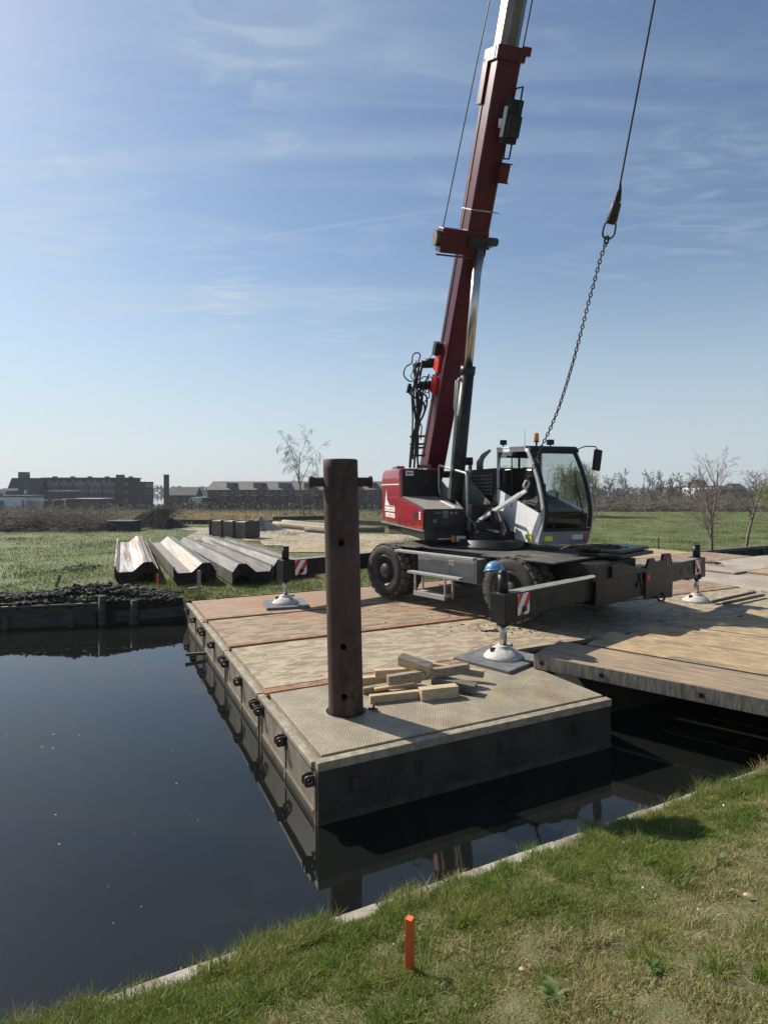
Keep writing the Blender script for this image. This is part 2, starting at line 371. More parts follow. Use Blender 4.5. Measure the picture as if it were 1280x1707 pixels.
MT['brush'] = mat('cut_brushwood', (.12, .10, .082), .9, 0, (.21, .175, .14), 1.5, .4, .62)
MT['willow'] = mat('spring_willow_leaves', (.25, .27, .08), .7, 0, (.33, .34, .12), 1.0, .4, .62)
MT['ever'] = mat('dark_shrub_leaves', (.045, .055, .03), .8, 0, (.08, .085, .045), .5)
MT['hedge'] = mat('brown_hedge_twigs', (.07, .063, .058), .9, 0, (.10, .083, .07), .3, .4, .62)
MT['brick'] = mat('dull_brown_brick', (.15, .095, .08), .85, 0, (.11, .075, .068), .8, .4, .62)
MT['brickdark'] = mat('dark_brick', (.07, .055, .052), .85, 0, (.05, .042, .043), .8, .4, .62)
MT['rooftile'] = mat('grey_roof_tiles', (.12, .115, .10), .8, 0, (.085, .082, .076), .6, .4, .62)
MT['roofdark'] = mat('dark_slate_roof', (.022, .027, .036), .7, 0, (.034, .038, .046), .5)
MT['render'] = mat('white_render', (.80, .80, .80), .8, 0, (.74, .75, .76), .5)
MT['winframe'] = mat('pale_window_frame', (.24, .24, .24), .6)
MT['pane'] = mat('far_window_glass', (.05, .06, .075), .08, 0)
MT['balcony'] = mat('balcony_panel', (.20, .185, .175), .7, 0, (.14, .13, .125), .4)
MT['solar'] = mat('solar_glass', (.10, .13, .17), .12, .2)
MT['gravel'] = mat('grey_gravel', (.13, .125, .12), .9, 0, (.2, .19, .175), 12, .4, .62, bump=.7, bsc=9, bdist=.08)
MT['skip'] = mat('dirty_skip_steel', (.085, .08, .07), .7, .2, (.15, .135, .11), 3, .4, .62, (.05, .045, .04), 1.5)
MT['lightmetal'] = mat('bleached_top', (.5, .49, .46), .6)
MT['path'] = mat('sandy_plates', (.40, .34, .27), .85, 0, (.28, .24, .19), 1.0, .4, .62, (.30, .2, .12), .5, .55, .7)
MT['flower'] = mat('pale_petals', (.8, .76, .62), .7)
MT['leafdead'] = mat('dead_leaf', (.42, .30, .19), .8)
MT['rosette'] = mat('broad_weed_leaf', (.075, .125, .03), .65, 0, (.13, .19, .06), 14, spec=.15)
MT['text_dark'] = mat('black_lettering', (.008, .006, .007), .5)
MT['text_white'] = mat('white_lettering', (.8, .78, .76), .5)

def glass(name, tint, refl=1.0):
    m = bpy.data.materials.new(name); m.use_nodes = True; N = m.node_tree.nodes; L = m.node_tree.links; N.clear()
    o = N.new('ShaderNodeOutputMaterial'); mx = N.new('ShaderNodeMixShader'); t = N.new('ShaderNodeBsdfTransparent'); g = N.new('ShaderNodeBsdfGlossy')
    lw = N.new('ShaderNodeLayerWeight'); lw.inputs[0].default_value = .5
    pw = N.new('ShaderNodeMath'); pw.operation = 'POWER'; L.new(lw.outputs['Facing'], pw.inputs[0]); pw.inputs[1].default_value = 4
    mt = N.new('ShaderNodeMath'); mt.operation = 'MULTIPLY_ADD'; L.new(pw.outputs[0], mt.inputs[0]); mt.inputs[1].default_value = .8 * refl; mt.inputs[2].default_value = .045 * refl
    t.inputs[0].default_value = (*tint, 1); g.inputs['Roughness'].default_value = .02
    L.new(mt.outputs[0], mx.inputs[0]); L.new(t.outputs[0], mx.inputs[1]); L.new(g.outputs[0], mx.inputs[2]); L.new(mx.outputs[0], o.inputs[0])
    return m
MT['glass'] = glass('cab_glass', (.88, .91, .89), 1.2)

def leafmat(name, a, b, c, sc, sc2, lo=.45, hi=.62, trans=.35):
    """blades: colour from a slow noise (patches) and a per-blade number"""
    m = bpy.data.materials.new(name); m.use_nodes = True; N = m.node_tree.nodes; L = m.node_tree.links
    bs = N['Principled BSDF']; bs.inputs['Roughness'].default_value = .6; bs.inputs['Specular IOR Level'].default_value = .22
    tc = N.new('ShaderNodeTexCoord'); n1 = N.new('ShaderNodeTexNoise'); L.new(tc.outputs['Object'], n1.inputs[0]); n1.inputs['Scale'].default_value = sc; n1.inputs['Detail'].default_value = 5
    r1 = N.new('ShaderNodeMapRange'); L.new(n1.outputs[0], r1.inputs[0]); r1.inputs[1].default_value = lo; r1.inputs[2].default_value = hi
    at = N.new('ShaderNodeAttribute'); at.attribute_name = 'rnd'
    at2 = N.new('ShaderNodeAttribute'); at2.attribute_name = 'dry'
    x1 = N.new('ShaderNodeMix'); x1.data_type = 'RGBA'; L.new(r1.outputs[0], x1.inputs[0]); x1.inputs[6].default_value = (*a, 1); x1.inputs[7].default_value = (*b, 1)
    x2 = N.new('ShaderNodeMix'); x2.data_type = 'RGBA'; L.new(at2.outputs['Fac'], x2.inputs[0]); L.new(x1.outputs[2], x2.inputs[6]); x2.inputs[7].default_value = (*c, 1)
    hs = N.new('ShaderNodeHueSaturation'); L.new(x2.outputs[2], hs.inputs['Color'])
    rv = N.new('ShaderNodeMapRange'); L.new(at.outputs['Fac'], rv.inputs[0]); rv.inputs[3].default_value = .5; rv.inputs[4].default_value = 1.6
    L.new(rv.outputs[0], hs.inputs['Value']); L.new(hs.outputs[0], bs.inputs['Base Color'])
    tr = N.new('ShaderNodeBsdfTranslucent'); L.new(hs.outputs[0], tr.inputs[0])
    mx = N.new('ShaderNodeMixShader'); mx.inputs[0].default_value = trans; L.new(bs.outputs[0], mx.inputs[1]); L.new(tr.outputs[0], mx.inputs[2])
    out = N['Material Output']; L.new(mx.outputs[0], out.inputs[0])
    return m
MT['lawnblade'] = leafmat('lawn_blades', (.135, .195, .028), (.22, .25, .06), (.47, .39, .22), 1.6, 8, trans=.5)
MT['fieldblade'] = leafmat('field_blades', (.078, .115, .020), (.13, .15, .038), (.24, .20, .10), .25, 8)
MT['dryblade'] = leafmat('dry_field_blades', (.30, .245, .14), (.24, .20, .11), (.16, .17, .07), .12, 8)

def ground_mat(name, a, b, c, sc, bsc):
    return mat(name, a, .9, 0, b, sc, .42, .6, c, sc * .3, .5, .68, .8, bsc=bsc, bdist=.05)
MT['lawn'] = ground_mat('lawn_soil', (.12, .125, .04), (.20, .17, .085), (.08, .09, .03), 9, 60)
MT['field'] = ground_mat('field_turf', (.075, .105, .022), (.13, .145, .042), (.05, .06, .022), 1.1, 6)
MT['dryfield'] = ground_mat('dry_grassland', (.30, .245, .15), (.21, .17, .11), (.17, .175, .08), .12, 2)

def water_mat():
    m = bpy.data.materials.new('canal_water'); m.use_nodes = True; N = m.node_tree.nodes; L = m.node_tree.links
    b = N['Principled BSDF']; b.inputs['Base Color'].default_value = (.008, .009, .008, 1); b.inputs['Roughness'].default_value = .025
    b.inputs['IOR'].default_value = 1.5; b.inputs['Specular IOR Level'].default_value = .5
    tc = N.new('ShaderNodeTexCoord'); mp = N.new('ShaderNodeMapping'); L.new(tc.outputs['Object'], mp.inputs[0]); mp.inputs['Scale'].default_value = (1, .6, 1)
    n = N.new('ShaderNodeTexNoise'); L.new(mp.outputs[0], n.inputs[0]); n.inputs['Scale'].default_value = 3.0; n.inputs['Detail'].default_value = 3
    bp = N.new('ShaderNodeBump'); L.new(n.outputs[0], bp.inputs['Height']); bp.inputs['Strength'].default_value = .05; bp.inputs['Distance'].default_value = .02
    L.new(bp.outputs[0], b.inputs['Normal'])
    return m
MT['water'] = water_mat()

def blades(name, pts, base_len, width, lean, m, dry=None, parent=None, seg=2, lenvar=.5):
    """grass: every blade is a bent tapering strip; pts (n,3)"""
    n = len(pts); az = rng.uniform(0, 2 * np.pi, n); ln = base_len * (1 + lenvar * rng.uniform(-1, 1, n)) if np.isscalar(base_len) else base_len * (1 + lenvar * rng.uniform(-1, 1, n))
    le = lean * rng.uniform(.2, 1.0, n); w = width * rng.uniform(.6, 1.3, n)
    dx = np.cos(az); dy = np.sin(az); sx = -dy; sy = dx
    tw = rng.uniform(-.8, .8, n); sx, sy = sx * np.cos(tw) - sy * np.sin(tw), sx * np.sin(tw) + sy * np.cos(tw)
    vs = np.zeros((n, 5, 3))
    for k, (t, wf) in enumerate(((0, 1.0), (.55, .75), (1.0, 0))):
        off = le * ln * t ** 2; h = ln * t * (1 - .25 * le * t)
        cx = pts[:, 0] + dx * off; cy = pts[:, 1] + dy * off; cz = pts[:, 2] + h
        if k < 2:
            vs[:, 2 * k] = np.stack([cx - sx * w * wf / 2, cy - sy * w * wf / 2, cz], 1)
            vs[:, 2 * k + 1] = np.stack([cx + sx * w * wf / 2, cy + sy * w * wf / 2, cz], 1)
        else: vs[:, 4] = np.stack([cx, cy, cz], 1)
    me = bpy.data.meshes.new(name)
    me.vertices.add(n * 5); me.vertices.foreach_set('co', vs.reshape(-1))
    base = np.arange(n)[:, None] * 5
    lp = np.concatenate([base + np.array([0, 1, 3, 2]), base + np.array([2, 3, 4])], 1).reshape(-1)
    me.loops.add(n * 7); me.loops.foreach_set('vertex_index', lp)
    me.polygons.add(n * 2)
    st = (np.arange(n)[:, None] * 7 + np.array([0, 4])).reshape(-1)
    me.polygons.foreach_set('loop_start', st)
    try: me.polygons.foreach_set('loop_total', np.tile([4, 3], n))
    except Exception: pass
    a = me.attributes.new('rnd', 'FLOAT', 'POINT'); a.data.foreach_set('value', np.repeat(rng.uniform(0, 1, n), 5))
    d = np.zeros(n) if dry is None else dry
    a = me.attributes.new('dry', 'FLOAT', 'POINT'); a.data.foreach_set('value', np.repeat(d, 5))
    me.materials.append(m); me.update(calc_edges=True); me.validate()
    o = bpy.data.objects.new(name, me); S.collection.objects.link(o)
    if parent: o.parent = parent
    return o

def vnoise(x, y, seed=0):
    """cheap smooth value noise on numpy arrays, 0..1"""
    r = np.random.default_rng(seed); T = r.uniform(0, 1, (64, 64))
    xi = np.floor(x).astype(int); yi = np.floor(y).astype(int); fx = x - xi; fy = y - yi
    fx = fx * fx * (3 - 2 * fx); fy = fy * fy * (3 - 2 * fy)
    g = lambda i, j: T[i % 64, j % 64]
    return (g(xi, yi) * (1 - fx) + g(xi + 1, yi) * fx) * (1 - fy) + (g(xi, yi + 1) * (1 - fx) + g(xi + 1, yi + 1) * fx) * fy
def fnoise(x, y, seed=0, o=4):
    s = 0; a = .5; t = 0
    for k in range(o): s = s + a * vnoise(x * 2 ** k, y * 2 ** k, seed + k); t += a; a *= .5
    return s / t
# ------------------------------------------------------------------ setting: water, fields, banks
WZ = -0.57
E1 = V((math.cos(R(RA)), math.sin(R(RA)), 0)); E2 = V((-E1.y, E1.x, 0))
RO = V((-.58, 5.12, 0))                      # near-left corner of the raft
def raft(a, b, z=0): return RO + E1 * a + E2 * b + V((0, 0, z))

mb = MB(); mb.quad((-900, -60, WZ), (900, -60, WZ), (900, 1500, WZ), (-900, 1500, WZ)); tag(mb.build('water', MT['water']), kind='structure')

def slab(name, poly, z, m, skirt=1.2, zf=None):
    """a sheet of ground from an outline, with bank faces going down"""
    me = MB(); n = len(poly); zz = [z if zf is None else zf(p) for p in poly]
    M = Matrix.Identity(4)
    tri = tessellate_polygon([[V((x, y, 0)) for x, y in poly]])
    vs = [(x, y, q) for (x, y), q in zip(poly, zz)] + [(x, y, q - skirt) for (x, y), q in zip(poly, zz)]
    fs = [tuple(t) for t in tri] + [(i, (i + 1) % n, n + (i + 1) % n, n + i) for i in range(n)]
    me._add(vs, fs)
    o = me.build(name, [m, MT['soil']])
    for p_ in o.data.polygons:
        if abs(p_.normal.z) < .5: p_.material_index = 1
    return tag(o, kind='structure')
FIELD = [(-90, -4.7), (-7.9, 12.45), (-5.2, 13.0), (-4.55, 13.15), (-4.3, 12.75), (3.2, 16.4), (6.5, 18.4), (9.8, 22.9), (12.0, 22.0), (16, 24.3), (60, 49), (60, 62), (14, 62), (-4, 47), (-14, 38.5), (-90, 34)]
slab('field', FIELD, -.05, MT['field'])
slab('platform_ground', [(6.4, 18.3), (9.75, 22.7), (12.7, 19.6), (60, -2), (60, -14), (22, -3.2), (9.9, 10.3), (9.0, 12.5)], -.04, MT['path'], .6)
def zfar(p): return -.12 - min(max((p[1] - 46) / 64, 0), 1) * 1.2
rows = [(-90, 34, 62, 49), (-900, 110, 900, 110)]
far = [(-90, 34.6), (-14, 39.1), (-4, 47.6), (14, 62.6), (60, 62.6), (300, 62.6), (300, 112), (-300, 112), (-300, 34.6)]
mb = MB()
xs = np.linspace(-300, 300, 61); lowy = [34.6 if x < -14 else (39.1 + (x + 14) * .85 if x < -4 else (47.6 + (x + 4) * .83 if x < 14 else 62.6)) for x in xs]
vs = []; fs = []
NY = 8
for i, x in enumerate(xs):
    for j in range(NY + 1):
        y = lowy[i] + (112 - lowy[i]) * j / NY; vs.append((x, y, zfar((x, y))))
for i in range(60):
    for j in range(NY): a = i * (NY + 1) + j; fs.append((a, a + NY + 1, a + NY + 2, a + 1))
mb._add(vs, fs); tag(mb.build('dry_field', MT['dryfield']), kind='structure')
mb = MB(); mb.quad((-1500, 111.9, -1.33), (1500, 111.9, -1.33), (1500, 1600, -1.33), (-1500, 1600, -1.33)); tag(mb.build('far_ground', mat('far_polder', (.10, .11, .06), .9, 0, (.14, .13, .08), .02)), kind='structure')

# sandy plate road leading to the sheet piles and the store of plates
mb = MB()
def flatpoly(pts, z): mb._add([(x, y, z) for x, y in pts], [tuple(t) for t in tessellate_polygon([[V((x, y, 0)) for x, y in pts]])])
q = [P(255, 878), P(470, 879), P(640, 890), P(640, 893), P(375, 893), P(340, 899), P(300, 899), P(330, 884)]
flatpoly([(v.x, v.y) for v in q], -.035)
tag(mb.build('path', MT['path']), kind='structure')

# near bank: concrete curb and lawn
BN = V((.442, -.897, 0)).normalized(); BU = V((-BN.y, BN.x, 0)); BO = V((3.32, 5.456, 0)) - BU * 5.25
def bank(u, s, z=0): return BO + BU * u + BN * s + V((0, 0, z))
mb = MB()
nseg = 46
for k in range(nseg):
    u0 = -7 + k * .5; u1 = u0 + .492
    j = random.uniform(-.006, .006)
    M = frame(bank(0, 0), BU, BN, V((0, 0, -1)))
    mb.box((u0, j, .295), (u1, .125 + j, 1.4), Matrix(M))
tag(mb.build('curb', MT['concrete'], bevel=.008), kind='structure')
def lawn_z(u, s):
    s = np.asarray(s, float)
    return -.33 + .27 * np.minimum(s, 4.2) + .05 * np.minimum(s / .3, 1) + .05 * (fnoise(np.asarray(u) * 2.3 + 40, s * 2.3 + 11, 3) - .5) * np.minimum(s * 2, 1)
U = np.linspace(-16, 24, 320); Sg = np.concatenate([np.linspace(.118, 4.5, 60), np.linspace(4.8, 30, 20)])
mb = MB(); g = np.array([[bank(u, s) for s in Sg] for u in U]); UU, SS = np.meshgrid(U, Sg, indexing='ij'); ZZ = lawn_z(UU, SS)
vs = [(g[i, j, 0], g[i, j, 1], ZZ[i, j]) for i in range(len(U)) for j in range(len(Sg))]
ns = len(Sg)
mb._add(vs, [(i * ns + j, (i + 1) * ns + j, (i + 1) * ns + j + 1, i * ns + j + 1) for i in range(len(U) - 1) for j in range(ns - 1)], True)
tag(mb.build('lawn', MT['lawn']), kind='structure')
def lawn_blades():
    N = 1250000
    u = rng.uniform(-2.6, 8.5, N); s = rng.uniform(.12, 4.3, N)
    x = BO.x + BU.x * u + BN.x * s; y = BO.y + BU.y * u + BN.y * s
    z = lawn_z(u, s)
    # the part of the bank the camera sees, and about a metre beyond it
    keep = (y > .9) & (x > -.66 * y - .9) & (x < .66 * y + .9) & ((2.4 - z) / y < 1.12)
    u, s, x, y, z = u[keep], s[keep], x[keep], y[keep], z[keep]
    cl = fnoise(x * 5 + 30, y * 5 + 9, 11); big = fnoise(x * 1.3 + 5, y * 1.3 + 20, 21)
    edge = np.clip(1 - s / .45, 0, 1)
    dry = np.clip((s - .82) * 1.5 + (big - .5) * 5, 0, 1) * np.clip((u - .5) / 1.3, .12, 1)
    keep = rng.uniform(0, 1, len(x)) < np.clip(.25 + cl * 1.5 - .2 * dry, .2, 1)
    u, s, x, y, z, cl, dry, edge, big = [q[keep] for q in (u, s, x, y, z, cl, dry, edge, big)]
    ln = .016 + .034 * np.clip((cl - .40) * 3.2, 0, 1) + .06 * edge * np.clip(fnoise(u * 1.8, s * 0 + 3, 5) * 2.6 - .9, 0, 1) - .009 * dry
    tuft = np.clip((fnoise(x * 2.6 + 50, y * 2.6 + 60, 31) - .58) * 6, 0, 1); ln = ln + .035 * tuft
    dr = np.where(rng.uniform(0, 1, len(x)) < .12 + .62 * dry, rng.uniform(.55, 1, len(x)), .05 * dry)
    # single coarser tufts, many of them leaning out over the curb
    tx, ty, tz, tl, td = [], [], [], [], []
    for k in range(600):
        if k < 90: uu = rng.uniform(-2.4, 7.5); ss = rng.uniform(.05, .22); L0 = rng.uniform(.04, .10) * (.5 + fnoise(np.array([uu * 1.4]), np.array([2.]), 8)[0]); rad = .035
        else: uu = rng.uniform(-2.2, 8); ss = rng.uniform(.2, 4); L0 = rng.uniform(.04, .085); rad = rng.uniform(.02, .06)
        if k >= 520: uu = rng.uniform(-.75, -.15) if k < 555 else rng.uniform(.65, 1.1); ss = rng.uniform(.08, .2); L0 = rng.uniform(.05, .10); rad = .04
        m_ = int(rng.uniform(60, 230)); pu = uu + rng.normal(0, rad * 1.5, m_); ps = np.maximum(ss + rng.normal(0, rad, m_), .02)
        tx.append(BO.x + BU.x * pu + BN.x * ps); ty.append(BO.y + BU.y * pu + BN.y * ps); tz.append(lawn_z(pu, np.maximum(ps, .12))); tl.append(np.full(m_, L0)); td.append(np.full(m_, rng.choice([0, 0, 0, .25, .8]) if k >= 90 else rng.choice([0, 0, .15, .7])))
    x = np.concatenate([x] + tx); y = np.concatenate([y] + ty); z = np.concatenate([z] + tz); ln = np.concatenate([ln] + tl); dr = np.concatenate([dr] + td)
    pts = np.stack([x, y, z - .004], 1)
    o = blades('grass', pts, ln, .0040, 1.15, MT['lawnblade'], dr)
    print('lawn blades', len(x)); return o
tag(lawn_blades(), 'short grass with straw-coloured dry patches on the near bank', 'grass', kind='stuff')
def inpoly(x, y, poly):
    c = np.zeros(len(x), bool); n = len(poly); j = n - 1
    for i in range(n):
        xi, yi = poly[i]; xj, yj = poly[j]
        c ^= ((yi > y) != (yj > y)) & (x < (xj - xi) * (y - yi) / (yj - yi + 1e-12) + xi); j = i
    return c
def field_blades():
    N = 420000
    y = 12.5 + 50 * rng.uniform(0, 1, N) ** 1.5; x = rng.uniform(-.74, .74, N) * y
    k = inpoly(x, y, FIELD); x = x[k]; y = y[k]
    k = rng.uniform(0, 1, len(x)) < np.clip(fnoise(x * .9, y * .9, 41) * 2.4 - .6, .12, 1); x = x[k]; y = y[k]
    big = fnoise(x * .22 + 3, y * .22 + 8, 51)
    dr = np.where(rng.uniform(0, 1, len(x)) < np.clip(.10 + (big - .45) * 1.2, .05, .5), rng.uniform(.5, 1, len(x)), 0)
    ln = (.045 + .05 * np.clip((fnoise(x * .8 + 9, y * .8, 61) - .5) * 4, 0, 1)) * (1 + y / 60)
    o = blades('field_grass', np.stack([x, y, np.full(len(x), -.06)], 1), ln, .014 + 0 * 1.0, .8, MT['fieldblade'], dr)
    print('field blades', len(x)); return o
tag(field_blades(), 'green pasture grass on the field beyond the raft', 'grass', kind='stuff')
def dry_blades():
    N = 60000
    y = rng.uniform(40, 100, N); x = rng.uniform(-.7, .7, N) * y
    lim = np.interp(x, [-90, -14, -4, 14, 60], [34.6, 39.5, 48, 63, 63]); k = y > lim; x = x[k]; y = y[k]
    z = -.12 - np.clip((y - 46) / 64, 0, 1) * 1.2
    return blades('dry_grass', np.stack([x, y, z], 1), .30, .06, .5, MT['dryblade'], rng.uniform(0, .6, len(x)) * 0 + (fnoise(x * .1, y * .3, 5) > .62) * .8)
tag(dry_blades(), 'straw-coloured rough grass between the field and the houses', 'grass', kind='stuff')

# peat soil and clods along the left bank
def lumps(name, spots, m, size, flat=.55, parent=None):
    mb = MB()
    ico = bmesh.new(); bmesh.ops.create_icosphere(ico, subdivisions=2, radius=1)
    bv = [v.co.copy() for v in ico.verts]; bf = [tuple(v.index for v in f.verts) for f in ico.faces]; ico.free()
    for (x, y, z, r) in spots:
        ph = [random.uniform(0, 6) for _ in range(6)]
        sc = V((random.uniform(.7, 1.4), random.uniform(.7, 1.3), random.uniform(.5, .9) * flat / .55))
        vs = []
        for v in bv:
            k = 1 + .22 * math.sin(v.x * 3 + ph[0]) * math.sin(v.y * 4 + ph[1]) + .16 * math.sin(v.z * 7 + ph[2] + v.x * 5) + random.uniform(-.16, .16)
            vs.append((x + v.x * r * k * sc.x, y + v.y * r * k * sc.y, z + v.z * r * k * sc.z))
        mb._add(vs, bf, False)
    return mb.build(name, m, parent)
sp = []
for i in range(1700):
    t = random.random(); x = -13.5 + t * 8.8; yb = 12.45 + (x + 7.9) * .205
    if x > -7.9: yb = 12.45 + (x + 7.9) * .2
    w = .35 + (.75 if -9.4 < x < -5.2 else .25) * random.random()
    yy = yb + .12 + abs(random.gauss(0, .5)) * w
    hh = max(0, .30 * math.exp(-((x + 6.5) / 1.3) ** 2) + .12 * math.exp(-((x + 9.0) / 1.0) ** 2)) * math.exp(-((yy - yb - .5) / .55) ** 2)
    sp.append((x, yy, -.06 + hh * random.uniform(.5, 1.0), random.uniform(.02, .075)))
for i in range(700):
    x = random.uniform(-14, -4.7); yb = 12.45 + (x + 7.9) * .205
    sp.append((x, yb + random.uniform(-.05, .12), random.uniform(-.17, -.05), random.uniform(.03, .08)))
tag(lumps('soil', sp, MT['soil'], 1), 'dark wet peat dug up along the left canal bank', 'soil', kind='stuff')
sp = [(P(130 + random.gauss(0, 13), 945 + random.gauss(0, 3)).x, P(130, 945 + random.gauss(0, 3)).y, -.06, random.uniform(.03, .09)) for _ in range(40)]
sp += [(P(26, 897).x + random.gauss(0, .3), P(26, 897).y + random.gauss(0, .2), -.06, random.uniform(.05, .1)) for _ in range(10)]
tag(lumps('turf_clods', sp, MT['soil'], 1), 'loose dark clods trodden out of the green field', 'soil', kind='stuff')

# timber revetment on the left bank
rv = thing('timber_revetment', 'wet plank revetment with posts under the left canal bank', 'revetment', (-9, 12.2, WZ))
def rpt(x, z): return V((x, 12.45 + (x + 7.9) * .205 - .03, z))
mb = MB(); mb.bar(rpt(-16, -.28), rpt(-6.15, -.20), .07, .2); mb.bar(rpt(-16, -.62), rpt(-6.3, -.5), .05, .42); mb.build('plank_wall', MT['revet'], rv, .01)
mb = MB(); mb.bar(rpt(-16, -.17) + V((0, -.01, 0)), rpt(-6.2, -.095) + V((0, -.01, 0)), .16, .03); mb.build('cap_rail', MT['wood_dark'], rv)
for x in np.arange(-15.5, -6.2, 1.25):
    mb = MB(); p = rpt(x, -1.1) + V((0, -.1, 0)); mb.tube(p, p + V((.02, 0, .82)), .07, .06, 8); mb.build('post', MT['revet'], rv)
for px_, h in ((182, .42), (230, .30)):
    p = P(px_, 1020, -.35); p = V((p.x, rpt(p.x, 0).y - .08, -1.1))
    mb = MB(); mb.tube(p, p + V((0, 0, .75 + h)), .085 if h > .4 else .13, .075, 9); mb.build('post', MT['revet'], rv)
mb = MB(); mb.bar(rpt(-5.9, -.42), rpt(-4.35, -.34) + V((0, 0, 0)), .08, .22); mb.bar(rpt(-6.3, -.28) + V((0, .1, 0)), rpt(-5.8, -.26) + V((0, .1, 0)), .1, .3); mb.build('plank_wall', MT['revet'], rv, .01)
# right revetment at the side ditch
rv2 = thing('timber_revetment', 'dark timber revetment at the ditch below the two bare young trees', 'revetment', (13, 22.6, -.3))
mb = MB(); a = V((11.6, 21.95, -.02)); b = V((60, 48.6, -.02)); mb.bar(a, b, .16, .12); mb.build('cap_rail', MT['wood_dark'], rv2, .01)
mb = MB(); mb.bar(a + V((0, 0, -.32)), b + V((0, 0, -.32)), .06, .45); mb.build('plank_wall', MT['revet'], rv2)
for k in range(14):
    p = a + (b - a).normalized() * (.6 + 1.3 * k) + V((.08, -.12, 0)); mb = MB(); mb.tube(p + V((0, 0, -1)), p + V((0, 0, -.05)), .08, .075, 8); mb.build('post', MT['revet'], rv2)

# ------------------------------------------------------------------ the raft of pontoons
PW = 2.0
def make_pontoon(i, a0, a1, b0, b1, deck, label, lugs=True, hole=None):
    root = thing('pontoon', label, 'pontoon', raft(a0, b0), 'steel pontoons joined into the raft')
    F = frame(RO, E1, E2)
    mb = MB(); mb.box((a0, b0, -1.3), (a1, b1, -.05), F); mb.build('hull', [MT['hull'], MT['hullshade']], root, .006); hl0 = list(root.children)[0]
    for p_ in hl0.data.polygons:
        if p_.normal.dot(-E2) > .8 or p_.normal.dot(E1) > .8: p_.material_index = 1  # front and right-end faces take the shade-darkened copy of the hull colour
    # deck plate, set in from the edge, leaving a groove
    g0 = .105 if b0 < .1 else .03
    poly = [(a0 + .07, b0 + g0), (a1 - .02, b0 + g0), (a1 - .02, b1 - .03), (a0 + .07, b1 - .03)]
    mb = MB(); mb.prism(poly, F, (-.05, 0))
    dk = mb.build('deck_plate', deck, root, .003)
    mb = MB()
    if b0 < .1: mb.box((a0 - .004, b0 - .012, -.09), (a1, b0 + .082, -.012), F)
    mb.box((a0 - .035, b0 - .004 + (0 if b0 > .1 else .09), -.085), (a0 + .035, b1 - .004, -.035), F)
    mb.build('edge_rim', MT['rim'], root, .004)
    mb = MB()
    if b0 < .1: mb.box((a0 - .004, b0 - .004, -.62), (a1, b0 + .02, -.50), F)
    if a0 < .1: mb.box((a0 - .0035, b0, -.62), (a0 + .02, b1, -.515), F)
    mb.build('waterline_stain', MT['stain'], root)
    if a0 < .1:
        mb = MB()
        for bb in (b0 + .05, b0 + .98, b1 - .06): mb.box((a0 - .012, bb - .02, -1.2), (a0 + .001, bb + .02, -.1), F)
        mb.box((a0 - .010, b0 + .1, -.5), (a0 + .001, b1 - .1, -.47), F)
        mb.build('stiffener', MT['hull'], root)
        mb = MB(); mb.box((a0 - .003, b1 - .022, -1.25), (a0 + .001, b1 + .035, -.06), F); mb.build('joint_gap', MT['lug'], root)
        for bb in ([.10, 1.0, 1.90] if b0 < .1 else [.09, 1.0, 1.90]):
            mb = MB(); n = 14
            for off in (-.035, .035):
                out = []; inn = []
                for k in range(n):
                    t = 2 * math.pi * k / n; c, s_ = math.cos(t), math.sin(t)
                    sq = lambda q: math.copysign(abs(q) ** .55, q)
                    ox = -.065 + (.058 if c < 0 else .065) * sq(c); oz = .058 * sq(s_)
                    out.append((ox * .85 if ox < 0 else ox, oz * .85)); inn.append((-.06 + .024 * c, .024 * s_))
                Mh = frame(raft(a0, b0 + bb + off, -.19), E1, V((0, 0, 1)), -E2)
                mb.holeplate(out, inn, Mh, (-.012, .012))
            mb.box((a0 - .012, b0 + bb - .06, -.26), (a0 + .001, b0 + bb + .06, -.12), F)
            mb.build('lug', MT['lug'], root, .003)
    if b0 < .1:
        for aa in (.35, 1.05, 2.0, 3.0):
            mb = MB(); mb.box((aa - .035, b0 - .05, -.32), (aa + .035, b0 + .001, -.2), F); mb.box((aa - .06, b0 - .012, -.36), (aa + .06, b0 + .001, -.16), F)
            mb.build('lug', MT['hullshade'], root, .006)
    return root
make_pontoon(0, 0, 3.55, 0, PW, MT['deck1'], 'nearest pontoon, with grey tread-plate deck carrying the rusty tube and wood scraps')
make_pontoon(1, 0, 12.4, 2.04, 4.04, MT['deck3'], 'second pontoon from the front, with pale sandy deck under the near crane wheel')
make_pontoon(2, 0, 12.4, 4.08, 6.08, MT['deck2'], 'third pontoon from the front, brown deck carrying the far grey support pad')
make_pontoon(3, 0, 12.4, 6.12, 8.15, MT['deck4'], 'farthest pontoon, rust-stained deck against the grassy bank')
fz = frame(RO, E1, E2); mb = MB(); mb.box((4.3, .75, -1.3), (19, 1.98, -.16), fz)  # added box, blocks the bright sky reflection in the water below the mats
tag(mb.build('pontoon', MT['hullshade'], base=raft(4.3, .75)), 'added low dark box under the timber mats, keeping sky reflections out of the water', 'pontoon', 'steel pontoons joined into the raft')
